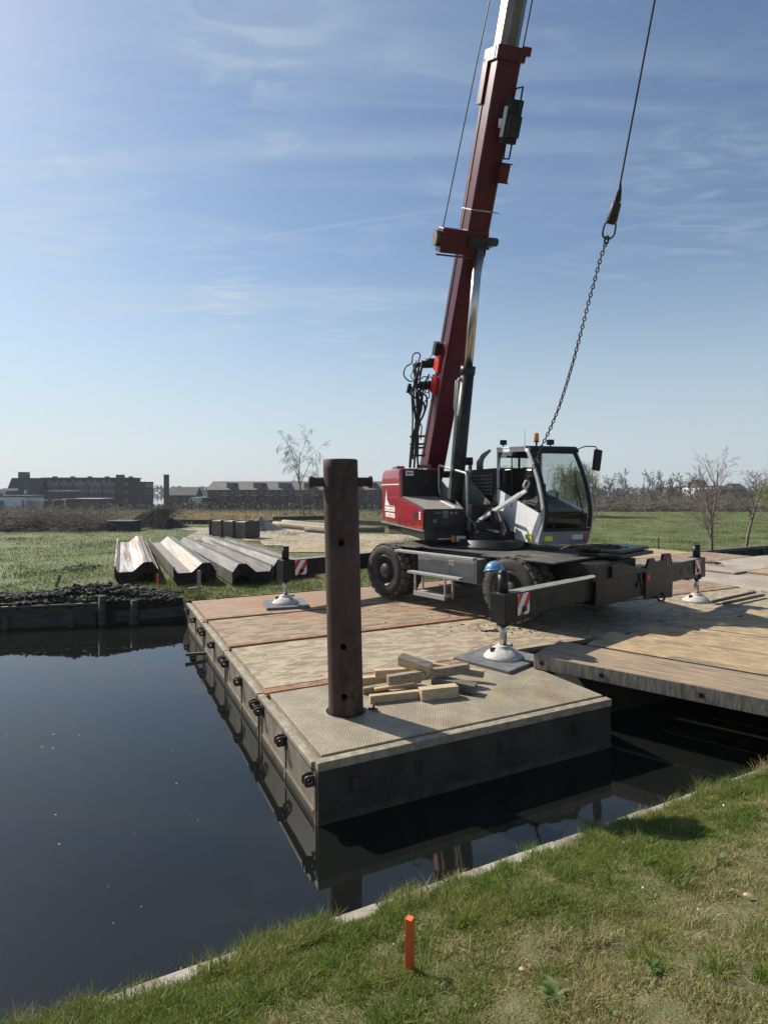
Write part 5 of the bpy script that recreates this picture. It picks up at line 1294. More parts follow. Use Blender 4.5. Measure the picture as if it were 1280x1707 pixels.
# interior: seat, column, armrests, operator console
mb = MB(); mb.box((-.25, .75, 1.4), (.25, 1.15, 1.85), UF); mb.box((-.28, .75, 1.85), (.22, 1.2, 1.97), UF); mb.prism([(-.30, 1.9), (-.16, 1.9), (-.28, 2.65), (-.40, 2.65)], frame(up(0, .78, 0), UX, V((0, 0, 1)), -UY), (-.4, 0)); mb.box((-.42, .86, 2.68), (-.32, 1.08, 2.88), UF)
part(mb, 'driver_seat', MT['black'], cabo, .03)
mb = MB(); mb.bar(up(.75, .98, 1.4), up(.55, .98, 2.1), .07, .07); c = up(.5, .98, 2.16); ax = (up(.75, .98, 1.4) - up(.5, .98, 2.1)).normalized(); u_ = ax.orthogonal().normalized(); w_ = ax.cross(u_)
mb.path([c + (u_ * math.cos(t) + w_ * math.sin(t)) * .19 for t in np.linspace(0, 2 * math.pi, 25)[:-1]], .016, 7, closed=True)
mb.box((.1, .62, 2.05), (.45, .72, 2.15), UF); mb.box((.1, 1.2, 2.05), (.45, 1.3, 2.15), UF); mb.bar(up(.4, .67, 2.1), up(.42, .67, 2.32), .04, .04); mb.bar(up(.4, 1.25, 2.1), up(.42, 1.25, 2.32), .04, .04)
mb.box((.78, .56, 2.25), (.84, .74, 2.5), UF); mb.bar(up(.9, .62, 1.5), up(.82, .64, 2.3), .03, .03)
mb.box((.85, .70, 1.42), (1.05, 1.2, 1.5), UF); part(mb, 'controls', MT['black'], cabo, .008)
mb = MB(); mb.box((.9, .5, 1.42), (1.02, .6, 1.75), UF); part(mb, 'fire_bottle', MT['greyplate'], cabo, .02)
mb = MB(); mb.path([up(1.34, 1.28, 1.75), up(1.345, 1.25, 1.95), up(1.25, 1.2, 2.4)], .012, 6); mb.bar(up(1.25, 1.17, 2.42), up(1.12, 1.22, 2.75), .015, .03); part(mb, 'wiper', MT['black'], cabo)
# beacon, work lights, mirror, aerial
mb = MB(); c = up(.35, .80, 3.27); mb.lathe([(.001, .13), (.05, .13), (.052, .22), (.05, .28), (.035, .30), (.001, .30)], Matrix.Translation(c), 20); be = part(mb, 'warning_beacon', MT['amber'], cabo)
mb = MB(); mb.lathe([(.001, 0), (.02, 0), (.02, .1), (.055, .11), (.055, .135), (.001, .135)], Matrix.Translation(c), 16); part(mb, 'beacon_base', MT['black'], be)
for (x, y, z) in ((-.60, .42, 3.33), (.40, 1.0, 3.27)):
    mb = MB(); mb.box((x, y, z + .05), (x + .10, y + .13, z + .16), UF); mb.tube(up(x + .05, y + .065, z - .03), up(x + .05, y + .065, z + .06), .015); part(mb, 'work_light', MT['black'], cabo, .012)
mb = MB(); mb.tube(up(.0, .72, 3.28), up(.0, .72, 3.68), .006, .003, 6); part(mb, 'aerial', MT['black'], cabo)
mb = MB(); mb.path([up(.65, Y1, 3.2), up(.9, Y1 + .10, 3.27), up(1.0, Y1 + .26, 3.26), up(1.0, Y1 + .31, 3.2)], .012, 8); mir = part(mb, 'mirror_arm', MT['black'], cabo)
mb = MB(); Mm = UF @ Matrix.Translation((1.0, Y1 + .30, 2.98)) @ Matrix.Rotation(R(-8), 4, 'X'); mb.box((-.035, -.085, -.21), (.035, .085, .22), Mm); part(mb, 'mirror', MT['black'], mir, .02)
mb = MB(); mb.path([up(.95, Y1 + .03, 2.9), up(1.2, Y1 + .07, 2.5), up(1.32, Y1 + .07, 2.1), up(1.32, Y1 + .06, 1.85), up(1.22, Y1 + .03, 1.78)], .012, 8); part(mb, 'grab_rail', MT['alu'], cabo)
mb = MB()
for k in range(7): mb.bar(up(.85 + .06 * k, Y1 - .1, 1.24), up(.85 + .06 * k, Y1 + .32, 1.24), .012, .04)
mb.bar(up(.82, Y1 + .32, 1.24), up(1.26, Y1 + .32, 1.24), .02, .05); mb.bar(up(.82, Y1 - .1, 1.24), up(1.26, Y1 - .1, 1.24), .02, .05); part(mb, 'cab_step', MT['chassis'], cabo)

# support pads, helmet
def pad(c, w, th, yaw, label, z=0.003):
    mb = MB(); F = Matrix.Translation((c.x, c.y, z)) @ Matrix.Rotation(yaw, 4, 'Z'); mb.box((-w / 2, -w / 2, 0), (w / 2, w / 2, th), F)
    o = mb.build('support_pad', MT['pad'], base=(c.x, c.y, z), bevel=.01); return tag(o, label, 'support pad', 'pads under the crane feet')
pad(ch(0, 0, 0) + V((-.05, .0, 0)), .92, .042, R(45), 'grey square plastic pad under the near outrigger foot')
pad(V((-2.03, 12.0, 0)), .86, .048, R(18), 'grey square plastic pad under the left outrigger foot')
hp = ch(.02, .10, 1.20) + V((-.03, .12, .02))
he = thing('safety_helmet', 'blue plastic helmet hung on top of the near outrigger leg', 'helmet', tuple(hp))
mb = MB(); mb.sphere(hp, .14, Matrix.Rotation(R(-14), 4, 'X') @ Matrix.Diagonal((1, 1.1, 1.02, 1)), n=28, m=10, half=True); mb.build('shell', MT['helmet'], he)
mb = MB(); Mh = Matrix.Translation(hp) @ Matrix.Rotation(R(-14), 4, 'X') @ Matrix.Diagonal((1, 1.1, 1, 1)); mb.lathe([(.136, .006), (.158, -.006), (.158, .0), (.138, .014)], Mh, 28); mb.build('brim', MT['helmet'], he)
# ------------------------------------------------------------------ sheet piles
prof1 = [(0, .17), (.07, .02), (.42, .02), (.68, .25), (.88, .25), (1.02, .05)]
prof2 = [(1.02 - x, z) for x, z in prof1][::-1]
def sheet(F, prof, zoff, yoff, length, m):
    th = .022; mb = MB()
    up_ = [(x, z + th) for x, z in prof]; poly = prof + up_[::-1]
    M = F @ Matrix.Translation((0, 0, zoff)) @ Matrix(((1, 0, 0, 0), (0, 0, -1, 0), (0, 1, 0, 0), (0, 0, 0, 1)))
    mb.prism(poly, M, (-length - yoff, -yoff))
    # interlock beads
    for (x, z) in (prof[0], prof[-1]):
        mb.box((x - .02, yoff, z + zoff - .01), (x + .02, yoff + length, z + zoff + .028), F)
    xr = (prof[3][0] + prof[4][0]) / 2 if prof is prof1 else (prof[1][0] + prof[2][0]) / 2
    zr_ = max(p[1] for p in prof) + zoff
    mb.cur = 1; mb.box((xr - .018, yoff, zr_ + th - .004), (xr + .018, yoff + length, zr_ + th + .006), F)
    return mb
order = ['lowest', 'second', 'third', 'fourth', 'fifth', 'sixth', 'seventh']
where = ['the leftmost stack', 'the second stack from the left', 'the third stack from the left', 'the stack behind the left outrigger']
for si, (px_, py_, pf, n, yaw, top) in enumerate(((192, 975, prof1, 6, 0, 'brown'), (291, 977, prof1, 6, 1.5, ''), (389, 977, prof2, 6, 3, ''), (456, 966, prof2, 6, 5, ''))):
    o = P(px_, py_, -.04); F = Matrix.Translation((o.x, o.y, -.04)) @ Matrix.Rotation(R(26.2 - 2 + yaw), 4, 'Z')
    for k in range(n):
        m = MT['sheetbrown'] if (top == 'brown') else MT['sheet']
        b = o + V((0, 0, .05 * k))
        ob = sheet(F, pf, .054 * k, random.uniform(0, .07), 9.2, m).build('sheet_pile', [m, MT['sheetend']], base=b)
        fd = (F.to_3x3() @ V((0, 1, 0)))
        for pl in ob.data.polygons:
            if abs(pl.normal.dot(fd)) > .8: pl.material_index = 1
        lab = ('topmost' if k == n - 1 else order[k]) + ' corrugated steel sheet in ' + where[si]
        tag(ob, lab + (', streaked brown' if si == 0 and k == n - 1 else ''), 'sheet pile', 'steel sheet piles stacked on the field')
        if k < 2 and False: pass
    mb = MB()
    for yy in (1.2, 4.5, 7.6):
        pass
# ------------------------------------------------------------------ yard things behind
sk = thing('skip', 'dark dirty skip with three bulging bays beyond the sheet piles', 'skip', tuple(P(381, 893, -.05)))
base = P(351, 894, -.05); r_ = P(411, 899, -.05); u = (r_ - base); u.z = 0; Ls = u.length; u.normalize(); w = V((-u.y, u.x, 0)); F = frame((base.x, base.y, -.05), u, w)
mb = MB()
for k in range(3):
    a = Ls * k / 3 + .03; b = Ls * (k + 1) / 3 - .03
    mb.prism([(a + .08, 0), (b - .08, 0), (b, .35), (b, .80), (a, .80), (a, .35)], F @ Matrix(((1, 0, 0, 0), (0, 0, -1, 0), (0, 1, 0, 0), (0, 0, 0, 1))), (-.75, 0))
mb.build('bay', MT['skip'], sk, .02)
mb = MB()
for k in range(4): mb.box((Ls * k / 3 - .05, -.06, .05), (Ls * k / 3 + .05, .80, .88), F)
mb.build('rib', MT['lug'], sk, .01)
mb = MB()
for k in range(3): mb.box((Ls * k / 3 + .1, .02, .80), (Ls * (k + 1) / 3 - .1, .7, .84), F)
mb.build('lid', MT['lightmetal'], sk, .01)
def heap(name, c, r, h, m, label, cat='heap'):
    mb = MB(); n = 40; rings = 12; vs = []
    for i in range(rings + 1):
        t = i / rings
        for k in range(n):
            a = 2 * math.pi * k / n; rr = r * t * (1 + .10 * math.sin(3 * a + 1) + .05 * math.sin(7 * a) + random.uniform(-.02, .02))
            vs.append((c.x + rr * math.cos(a), c.y + rr * math.sin(a) * .8, c.z + h * (1 - t) ** 1.05 + random.uniform(-.02, .02) * (1 - t) - .02))
    mb._add(vs, [(i * n + k, i * n + (k + 1) % n, (i + 1) * n + (k + 1) % n, (i + 1) * n + k) for i in range(rings) for k in range(n)], True)
    return tag(mb.build(name, m, base=c), label, cat)
heap('gravel_heap', V((P(428, 886, -.05).x, P(428, 884, -.05).y, -.05)), 1.35, .85, MT['gravel'], 'dark grey gravel heap right behind the skip')
# logs
for k, (xa, ya, xb, yb, r_, dz, lab) in enumerate(((457, 879, 560, 889, .19, 0, 'thick pale log in front, its round end at the gravel side'), (472, 876, 575, 885, .16, .05, 'pale log lying just behind the thick one'), (510, 887, 585, 893, .14, 0, 'dark log lying nearest to the road plates'), (545, 885, 640, 888, .16, .0, 'log end showing beyond the rusty tube'))):
    a = P(xa, ya, -.05); b = P(xb, yb, -.05); a.z = b.z = -.05 + r_ + dz; mb = MB()
    q = [a.lerp(b, t) + V((0, 0, .02 * math.sin(6 * t + k))) for t in np.linspace(0, 1, 7)]; mb.path(q, [r_ * (1 + .06 * math.sin(i * 2)) for i in range(7)], 14)
    tag(mb.build('log', MT['wood_old'] if k < 2 else MT['wood_dark'], base=a), lab, 'log', 'logs lying beyond the road plates')
mb = MB(); a = P(176, 886, -.05); b = P(224, 884, -.05); F = frame(a, (b - a), V((0, 1, 0))); F = frame((a.x, a.y, -.05), V((1, .05, 0)), V((-.05, 1, 0))); mb.box((0, 0, 0), ((b - a).length, 1.2, .52), F); mb.box((-.05, -.03, .52), ((b - a).length, 1.25, .60), F)
tag(mb.build('dark_container', MT['roofdark'], base=a, bevel=.02), 'low dark container at the foot of the branch heap', 'container')
# field-edge bank of dark timber
for (xa, ya, xb, yb, lab) in ((286, 873, 470, 875, 'low dark timber edging behind the sheet piles and skip'), (560, 872, 660, 878, 'low dark edging seen between the tube and the crane'), (455, 868, 560, 866, 'dark edging behind the logs')):
    a = P(xa, ya, -.05); b = P(xb, yb, -.05); mb = MB(); mb.bar(a + V((0, 0, .15)), b + V((0, 0, .15)), .3, .34)
    tag(mb.build('timber_edging', MT['revet'], base=a, bevel=.03), lab, 'edging')

# ------------------------------------------------------------------ trees
def tree(name, base, h, label, cat='tree', lean=(0, 0), seed=0, spread=.45, levels=4, r0=.07, droop=0, m_tr=None, m_tw=None, stems=1, twigr=.006, split=3, leaf=None, nleaf=0, leafsize=.07, group=None, first=.25, dense=1.0):
    rd = random.Random(seed); tr = MB(); tw = MB(); leaves = []
    def grow(p, d, l, r, lv, mbx):
        n = 5; pts = [p]; rs = [r]; q = p
        for i in range(n):
            d = (d + V((rd.gauss(0, .10), rd.gauss(0, .10), rd.gauss(0, .05) + (.03 if lv < 2 else -droop * lv * .08)))).normalized()
            q = q + d * (l / n); pts.append(q); rs.append(max(r * (1 - .75 * (i + 1) / n), twigr * .5))
        tgt = tr if lv <= 1 else tw
        tgt.path(pts, rs, 7 if lv == 0 else (5 if lv == 1 else 3), caps=False)
        if lv >= levels: 
            for qq in pts[1:]: leaves.append(qq)
            return
        k = int((split + (5 if lv == 0 else 2)) * dense)
        for j in range(k):
            t = first + (1 - first) * (j + rd.random()) / k if lv == 0 else .2 + .8 * (j + rd.random()) / k
            i = min(int(t * n), n - 1); f = t * n - i; b = pts[i].lerp(pts[i + 1], f); dd = (pts[i + 1] - pts[i]).normalized()
            s = dd.orthogonal().normalized(); s = Matrix.Rotation(rd.uniform(0, 6.28), 3, dd) @ s
            an = spread * rd.uniform(.7, 1.5); nd = (dd * math.cos(an) + s * math.sin(an)).normalized()
            grow(b, nd, l * rd.uniform(.38, .6) * (1.1 - .35 * t), max(rs[i] * .55, twigr), lv + 1, tw)
    b0 = V(base); root = thing(name, label, cat, tuple(b0), group)
    for s_ in range(stems):
        a = rd.uniform(0, 6.28); o = V((math.cos(a), math.sin(a), 0)) * (.28 if stems > 1 and s_ else 0)
        grow(b0 - V((0, 0, .05)), (V((lean[0], lean[1], 1)) + o * 1.1).normalized(), h * (1 if s_ == 0 else rd.uniform(.6, .85)), r0 * (1 if s_ == 0 else .7), 0, tr)
    tr.build('trunk', m_tr or MT['bark'], root, recalc=False); tw.build('crown', m_tw or MT['twig'], root, recalc=False)
    if leaf:
        L_ = []
        for q in leaves:
            for _ in range(nleaf): L_.append(q + V((rd.gauss(0, .1), rd.gauss(0, .1), rd.gauss(-.05, .12))))
        mb = MB()
        for q in L_:
            a = V((rd.gauss(0, 1), rd.gauss(0, 1), rd.gauss(0, 1))).normalized() * leafsize; b = V((rd.gauss(0, 1), rd.gauss(0, 1), rd.gauss(0, 1))).normalized() * leafsize * .6
            mb._add([q - a, q + b, q + a, q - b], [(0, 1, 2, 3)])
        mb.build('leaves', leaf, root, recalc=False)
    return root
b = P(508, 863, -.1); tree('birch_tree', (b.x, b.y, -.1), 5.9, 'leafless slender birch leaning left against the sky behind the tube', seed=4, lean=(-.26, 0), spread=.62, droop=1.3, r0=.10, m_tw=MT['birchtwig'], twigr=.007, levels=4, split=4, first=.22, dense=1.12)
b = P(1186, 921, -.05); tree('bare_tree', (b.x, b.y, -.05), 3.3, 'leafless young tree with several stems, left of the pair behind the raft', seed=12, stems=4, spread=.42, r0=.06, levels=4, split=2, twigr=.0045, first=.15, group=None)
b = P(1243, 914, -.05); tree('bare_tree', (b.x, b.y, -.05), 2.9, 'leafless young tree with one pale trunk, right of the pair behind the raft', seed=23, spread=.8, r0=.065, levels=4, split=2, twigr=.0045, first=.35, lean=(-.1, 0))
def willow(base, h, w, label, seed, leafm):
    rd = random.Random(seed); root = thing('willow_tree', label, 'tree', base); b0 = V(base)
    tr = MB(); lf = MB(); tw = MB()
    tops = []
    for k in range(16):
        a = rd.uniform(0, 6.28); r = w * rd.uniform(.05, .5); t = b0 + V((math.cos(a) * r, math.sin(a) * r, h * rd.uniform(.72, 1.0) - (r / w) * h * .28))
        mid = b0 + V((math.cos(a) * r * .35, math.sin(a) * r * .35, h * .5)); tr.path([b0, b0 + V((0, 0, h * .28)), mid, t], [.17, .13, .06, .02], 6); tops += [(t, a), (mid.lerp(t, .6), a)]
    for (t, a0) in tops:
        for j in range(10):
            a = rd.uniform(0, 6.28); rr = rd.uniform(.1, w * .22); s = t + V((math.cos(a) * rr, math.sin(a) * rr, rd.uniform(-.2, .25))); ln = rd.uniform(.35, .62) * h * (.55 + .45 * rd.random())
            pts = [t, s.lerp(t, .3) + V((0, 0, .12)), s, s + V((math.cos(a) * .12, 0, -ln * .5)), s + V((math.cos(a) * .16 + rd.gauss(0, .08), 0, -ln))]; tw.path(pts, .006, 3, caps=False)
            for q in range(30):
                u = rd.random(); p = pts[2].lerp(pts[4], u) + V((rd.gauss(0, .07), rd.gauss(0, .07), 0)); x = V((rd.gauss(0, .04), rd.gauss(0, .04), -.09)); y = V((rd.gauss(0, 1), rd.gauss(0, 1), 0)).normalized() * .022
                lf._add([p - x, p + y, p + x, p - y], [(0, 1, 2, 3)])
    tr.build('trunk', MT['bark'], root, recalc=False); tw.build('twigs', MT['twig'], root, recalc=False); lf.build('crown', leafm, root, recalc=False)
b = P(968, 850, -.15); willow((17.2, 52, -.15), 5.3, 4.0, 'weeping willow in fresh pale leaf, seen through and beside the cab', 3, MT['willow'])
willow((34.2, 50, -.15), 4.3, 3.4, 'pale green willow bush at the right edge of the frame', 8, MT['willow'])
# small far trees on the right skyline
far_labels = ['round leafless tree nearest the willow on the skyline', 'spreading leafless tree on the skyline, left one of the tall pair', 'dense leafless tree on the skyline, right one of the tall pair', 'small leafless tree right of the tall pair', 'tiny bare tree above the far left shed roof', 'small bushy tree left of the white greenhouse', 'bare tree behind the left bare young tree', 'thin bare tree between the greenhouse and the barn', 'thin tall bare tree behind the barn at the right']
for k, (x, top, w) in enumerate(((1014, 797, 22), (1048, 792, 30), (1075, 789, 34), (1101, 800, 14), (1123, 800, 12), (1134, 798, 16), (1152, 797, 18), (1170, 799, 14), (1256, 792, 10))):
    d = 150; p = D(x, 822, d); z = -1.3; h = (EYE - (top - HOR) / FPX * d) - z
    tree('far_tree', (p.x, p.y, z), h * .9, far_labels[k], seed=40 + k, spread=.55 if w > 15 else .35, levels=4, split=3, r0=.20, twigr=.028, first=.2, m_tr=MT['hedge'], m_tw=MT['hedge'], group=None)
# brush and cut branches: heaps of thin sticks
def brush(name, pts, label, n, ln, r, spread_, m, kind='stuff', cat='brushwood', flat=.35):
    mb = MB(); rd = random.Random(len(label) + n)
    for k in range(n):
        c = V(rd.choice(pts)); c = c + V((rd.gauss(0, spread_[0]), rd.gauss(0, spread_[1]), abs(rd.gauss(0, spread_[2])))); a = rd.uniform(0, 6.28); el = rd.gauss(0, flat)
        d = V((math.cos(a) * math.cos(el), math.sin(a) * math.cos(el), math.sin(el))); l = ln * rd.uniform(.4, 1.4); b_ = c + d * l * .5 + V((0, 0, rd.uniform(-.05, .15) * l))
        mb.path([c, b_, c + d * l + V((rd.gauss(0, .1), 0, 0)) * l], [r, r * .8, r * .3], 3, caps=False)
    o = mb.build(name, m, base=pts[0], recalc=False); return tag(o, label, cat, kind=kind)
L_ = [P(x, 884 + 1.0 * math.sin(x * .05), -.1) for x in range(-60, 172, 8)]
brush('brushwood', L_, 'long tangled heap of cut brown brushwood along the far left edge of the field', 3800, 1.6, .014, (.6, .9, .38), MT['brush'])
L2 = [P(x, 861, -.1) for x in range(-60, 240, 12)]
brush('brushwood', L2, 'thin scattered brushwood lying on the dry grass behind the long heap', 900, 1.8, .018, (1.5, 3, .18), MT['brush'])
pts = [P(x, 884, -.1) + V((0, rd_, 0)) for x, rd_ in ((236, 1), (240, 2), (250, 3), (258, 1.5), (266, 2.5))]
heapc = V((P(248, 884, -.1).x, P(248, 884, -.1).y + 1.6, -.1))
heap('earth_heap', heapc, 1.9, 1.05, MT['soil'], 'dark earth heap covered with cut branches')
mb = MB(); rd = random.Random(5)
apex = heapc + V((.15, 0, 1.15))
for k in range(420):
    a = rd.uniform(2.2, 5.2); f = heapc + V((math.cos(a) * rd.uniform(1.4, 2.6) - .2, math.sin(a) * 1.4, rd.uniform(0, .1))); t = apex + V((rd.gauss(.1, .3), rd.gauss(0, .3), rd.gauss(0, .12))); t = t + (t - f) * rd.uniform(0, .10); mid = (f + t) / 2 + V((0, 0, rd.uniform(0, .12))); r_ = rd.choice((.012, .018, .03)); mb.path([f, mid, t], [r_, r_ * .8, r_ * .4], 4, caps=False)
for k in range(160):
    a = rd.uniform(0, 6.28); t = heapc + V((rd.gauss(.4, .9), rd.gauss(0, .5), rd.uniform(.3, 1.1))); q = t + V((math.cos(a) * .9, math.sin(a) * .5, rd.uniform(-.1, .7))); mb.path([t, (t + q) / 2, q], [.016, .012, .005], 3, caps=False)
tag(mb.build('branch_heap', MT['brush'], base=heapc, recalc=False), 'cone of cut branches leaning together behind the leftmost sheet piles', 'branches')
R3 = [P(x, 850, -.15) + V((0, dy, 0)) for x in range(985, 1300, 7) for dy in (2, 7)]
brush('brushwood', R3, 'low brown brushwood bank along the far side of the right field', 3600, 2.6, .03, (1.6, 2.2, .33), MT['brush'])
R4 = [V((x, 92, -.9)) for x in np.linspace(26, 68, 50)]
brush('hedge', R4, 'dense dark leafless hedge between the right field and the far houses', 5200, 2.6, .06, (1.8, 5, .7), MT['hedge'], cat='hedge', flat=.9)
def bushes(name, pts, label, m, r, n, leaf, kind='stuff', cat='shrubs'):
    mb = MB(); rd = random.Random(n)
    for p in pts:
        rr = r * rd.uniform(.6, 1.3)
        for k in range(n):
            u = V((rd.gauss(0, 1), rd.gauss(0, 1), rd.gauss(0, 1))).normalized() * rr * rd.uniform(.5, 1) ** .5; c = V(p) + V((u.x * 1.3, u.y, abs(u.z) * 1.0)); a = V((rd.gauss(0, 1), rd.gauss(0, 1), rd.gauss(0, 1))).normalized() * leaf; b = a.orthogonal().normalized() * leaf * .7
            mb._add([c - a, c + b, c + a, c - b], [(0, 1, 2, 3)])
    return tag(mb.build(name, m, base=pts[0], recalc=False), label, cat, kind=kind)
gz = lambda y: -.12 - min(max((y - 46) / 64, 0), 1) * 1.2
bushes('shrubs', [V((x, 98 + random.uniform(-2, 2), gz(98))) for x in np.arange(-50, 2, 1.6)], 'low dark garden shrubs in front of the far brick houses', MT['ever'], 1.1, 90, .16)
bushes('shrubs', [V((x, 95 + random.uniform(-3, 3), gz(95) - .2)) for x in np.arange(-74, -50, 1.5)], 'dry pale bushes in front of the white house', MT['brush'], .9, 70, .14)
bushes('reeds', [V((x, 60 + random.uniform(-3, 3), gz(60) - .1)) for x in np.arange(-10, 3, .7)], 'low scrub at the foot of the birch', MT['brush'], .55, 60, .09)

# ------------------------------------------------------------------ far buildings
BD = 110.0; K = BD / FPX; GZ = -1.34
def X(px_, d=BD): return (px_ - 640) / FPX * d
def Z(py_, d=BD): return EYE - (py_ - HOR) / FPX * d
def bbox(mb, x0, x1, y0, y1, ztop, zbot=GZ): mb.box((min(x0, x1), y0, zbot), (max(x0, x1), y1, ztop)); return mb
def bthing(name, px_, label, cat='building', d=BD): return thing(name, label, cat, (X(px_, d), d, GZ))
def window(root, x0, x1, z0, z1, y, fr=.06, name='window'):
    mb = MB(); mb.box((x0, y - .05, z0), (x1, y + .02, z1)); w = mb.build(name, MT['winframe'], root)
    mb = MB(); mb.box((x0 + fr, y - .07, z0 + fr), ((x0 + x1) / 2 - fr / 3, y - .051, z1 - fr)); mb.box(((x0 + x1) / 2 + fr / 3, y - .07, z0 + fr), (x1 - fr, y - .051, z1 - fr)); mb.build('pane', MT['pane'], w)
    return w
def gable_x(root, x0, x1, y0, y1, ze, zr, wallm, roofm, over=.35):
    """ridge along x"""
    mb = MB(); mb.box((x0, y0, GZ), (x1, y1, ze)); ym = (y0 + y1) / 2
    mb.prism([(y0, ze), (y1, ze), (ym, zr - .08)], Matrix(((0, 0, 1, 0), (1, 0, 0, 0), (0, 1, 0, 0), (0, 0, 0, 1))), (x0 + .01, x1 - .01))
    mb.build('wall', wallm, root)
    mb = MB(); t = .18
    mb.prism([(y0 - over, ze - .12), (ym, zr - t), (y1 + over, ze - .12), (y1 + over, ze + .06), (ym, zr + .03), (y0 - over, ze + .06)], Matrix(((0, 0, 1, 0), (1, 0, 0, 0), (0, 1, 0, 0), (0, 0, 0, 1))), (x0 - .25, x1 + .25))
    return mb.build('roof', roofm, root)
# white house
wh = bthing('white_house', 10, 'white rendered house with solar panels at the left edge', 'house')
x0, x1 = X(-58), X(14); zr = Z(783); ze = Z(827); xm = (x0 + x1) / 2
mb = MB(); mb.prism([(x0, GZ), (x1, GZ), (x1, ze), (xm, zr), (x0, ze)], Matrix(((1, 0, 0, 0), (0, 0, -1, 100), (0, 1, 0, 0), (0, 0, 0, 1))), (-6, 0)); mb.build('wall', MT['render'], wh)
mb = MB()
for sgn in (1, -1):
    a = V((xm, 0, zr)); b = V((x1 + .4 if sgn > 0 else x0 - .4, 0, ze - .1)); mb.prism([(a.x, a.z + .02), (b.x, b.z), (b.x, b.z + .22), (a.x, a.z + .26)], Matrix(((1, 0, 0, 0), (0, 0, -1, 99.6), (0, 1, 0, 0), (0, 0, 0, 1))), (-6.8, 0))
rf = mb.build('roof', MT['roofdark'], wh)
# solar panels lie on the right-hand slope
sl = V((x1 - xm, 0, ze - zr)); sl.normalize(); nrm = V((-sl.z, 0, sl.x)); Fs = frame(V((xm, 0, zr + .26)), sl, V((0, 1, 0)), nrm)
for (u0, u1, y0, y1) in ((1.4, 3.4, 101.0, 102.6), (1.4, 3.4, 102.8, 105.4), (.4, 1.2, 101, 104)):
    mb = MB(); mb.box((u0, y0, .03), (u1, y1, .09), Fs); mb.build('solar_panel', MT['lightmetal'], rf)
mb = MB(); mb.box((x1 - .1, 100.4, GZ), (X(46, 101), 106, Z(827))); mb.build('side_wing', MT['render'], wh)
mb = MB(); mb.box((x1 - .2, 100.2, Z(827)), (X(51, 101) + .2, 106.3, Z(825))); mb.build('wing_roof', MT['roofdark'], wh)
for (a, b, c, d) in ((-6, 7, 834, 845), (-8, 6, 822, 826)): window(wh, X(a, 100), X(b, 100), Z(d, 100), Z(c, 100), 99.95)
mb = MB(); mb.box((X(35.5, 100), 100.3, GZ), (X(38, 100), 100.42, Z(833, 100))); mb.build('door', MT['pane'], wh)
mb = MB(); mb.box((X(14, 104), 102.6, Z(818, 104)), (X(28, 104), 104.5, Z(814, 104))); mb.build('dormer', MT['render'], wh)
mb = MB(); mb.box((X(46, 101), 100.6, Z(834)), (X(65, 101), 104, Z(832))); 
for q in (48, 56, 64): mb.box((X(q, 101), 100.7, GZ), (X(q, 101) + .12, 100.85, Z(834)))
mb.build('veranda', MT['lightmetal'], wh)
# dark barn-like house
b2 = bthing('dark_roof_house', 50, 'house with a huge dark steep roof beside the white house', 'house')
gable_x(b2, X(10, 112), X(62, 112), 112, 116.5, Z(832, 112), Z(797, 114), MT['brickdark'], MT['roofdark'])
mb = MB(); mb.box((X(36, 117), 116, Z(797, 117)), (X(48, 117), 117.5, Z(787, 117))); mb.build('chimney', MT['brick'], b2)
mb = MB(); mb.box((X(40, 112), 112.2, Z(823)), (X(43.5, 112), 113.5, Z(817))); mb.build('roof_window', MT['lightmetal'], b2)
# apartment block
ap = bthing('apartment_block', 160, 'long four-storey brick apartment block with balconies', 'apartment block', 118)
d = 118.0
mb = MB(); mb.box((X(72, d), d, GZ), (X(221, d), d + 4, Z(797.5, d))); mb.build('wall', MT['brickdark'], ap)
mb = MB(); mb.box((X(72, d) - .2, d - .25, Z(797.5, d)), (X(221, d) + .2, d + 4.2, Z(796, d))); rf = mb.build('roof', MT['rooftile'], ap)
for q in (85, 115, 144, 173, 191.5, 199, 213):
    hh = 5 if q in (191.5, 199) else 2.2
    mb = MB(); mb.box((X(q - 1.7, d), d + 1, Z(796, d)), (X(q + 1.7, d), d + 2.2, Z(796 - hh, d))); mb.build('chimney', MT['brick'], rf)
mb = MB(); mb.box((X(196, d), d - 1.2, GZ), (X(246, d), d + 3.2, Z(803, d))); mb.build('end_wing', MT['brickdark'], ap)
xe = X(246, d)
for za in (806, 817, 828):
    for yy in (d - .8, d + .6, d + 2.0):
        mb = MB(); mb.box((xe - .02, yy, Z(za + 7, d)), (xe + .05, yy + .8, Z(za, d))); w_ = mb.build('window', MT['winframe'], ap); mb = MB(); mb.box((xe + .051, yy + .08, Z(za + 6.4, d)), (xe + .07, yy + .72, Z(za + .6, d))); mb.build('pane', MT['pane'], w_)
for row, (za, zb) in enumerate(((805, 810.5), (817.5, 822), (829.5, 834))):
    for k in range(5):
        a = 78 + 23.5 * k; mb = MB(); mb.box((X(a + 1, d), d - .35, Z(zb + 1, d)), (X(a + 22, d), d - .2, Z(za + .5, d))) if False else mb.box((X(a + 1, d), d - .4, Z(zb + 0, d)), (X(a + 22.3, d), d - .25, Z(za, d)))
        bl = mb.build('balcony', MT['balcony'], ap)
        mb = MB(); mb.box((X(a + 1, d), d - .4, Z(za - .1, d)), (X(a + 22.3, d), d - .3, Z(za - .9, d))); mb.build('balcony_rail', MT['winframe'], bl)
for row, (za, zb) in enumerate(((811.5, 816), (823, 828))):
    for k in range(5):
        for j in range(3):
            a = 80 + 23.5 * k + 7 * j; window(ap, X(a, d), X(a + 5, d), Z(zb, d), Z(za, d), d - .02, .09)
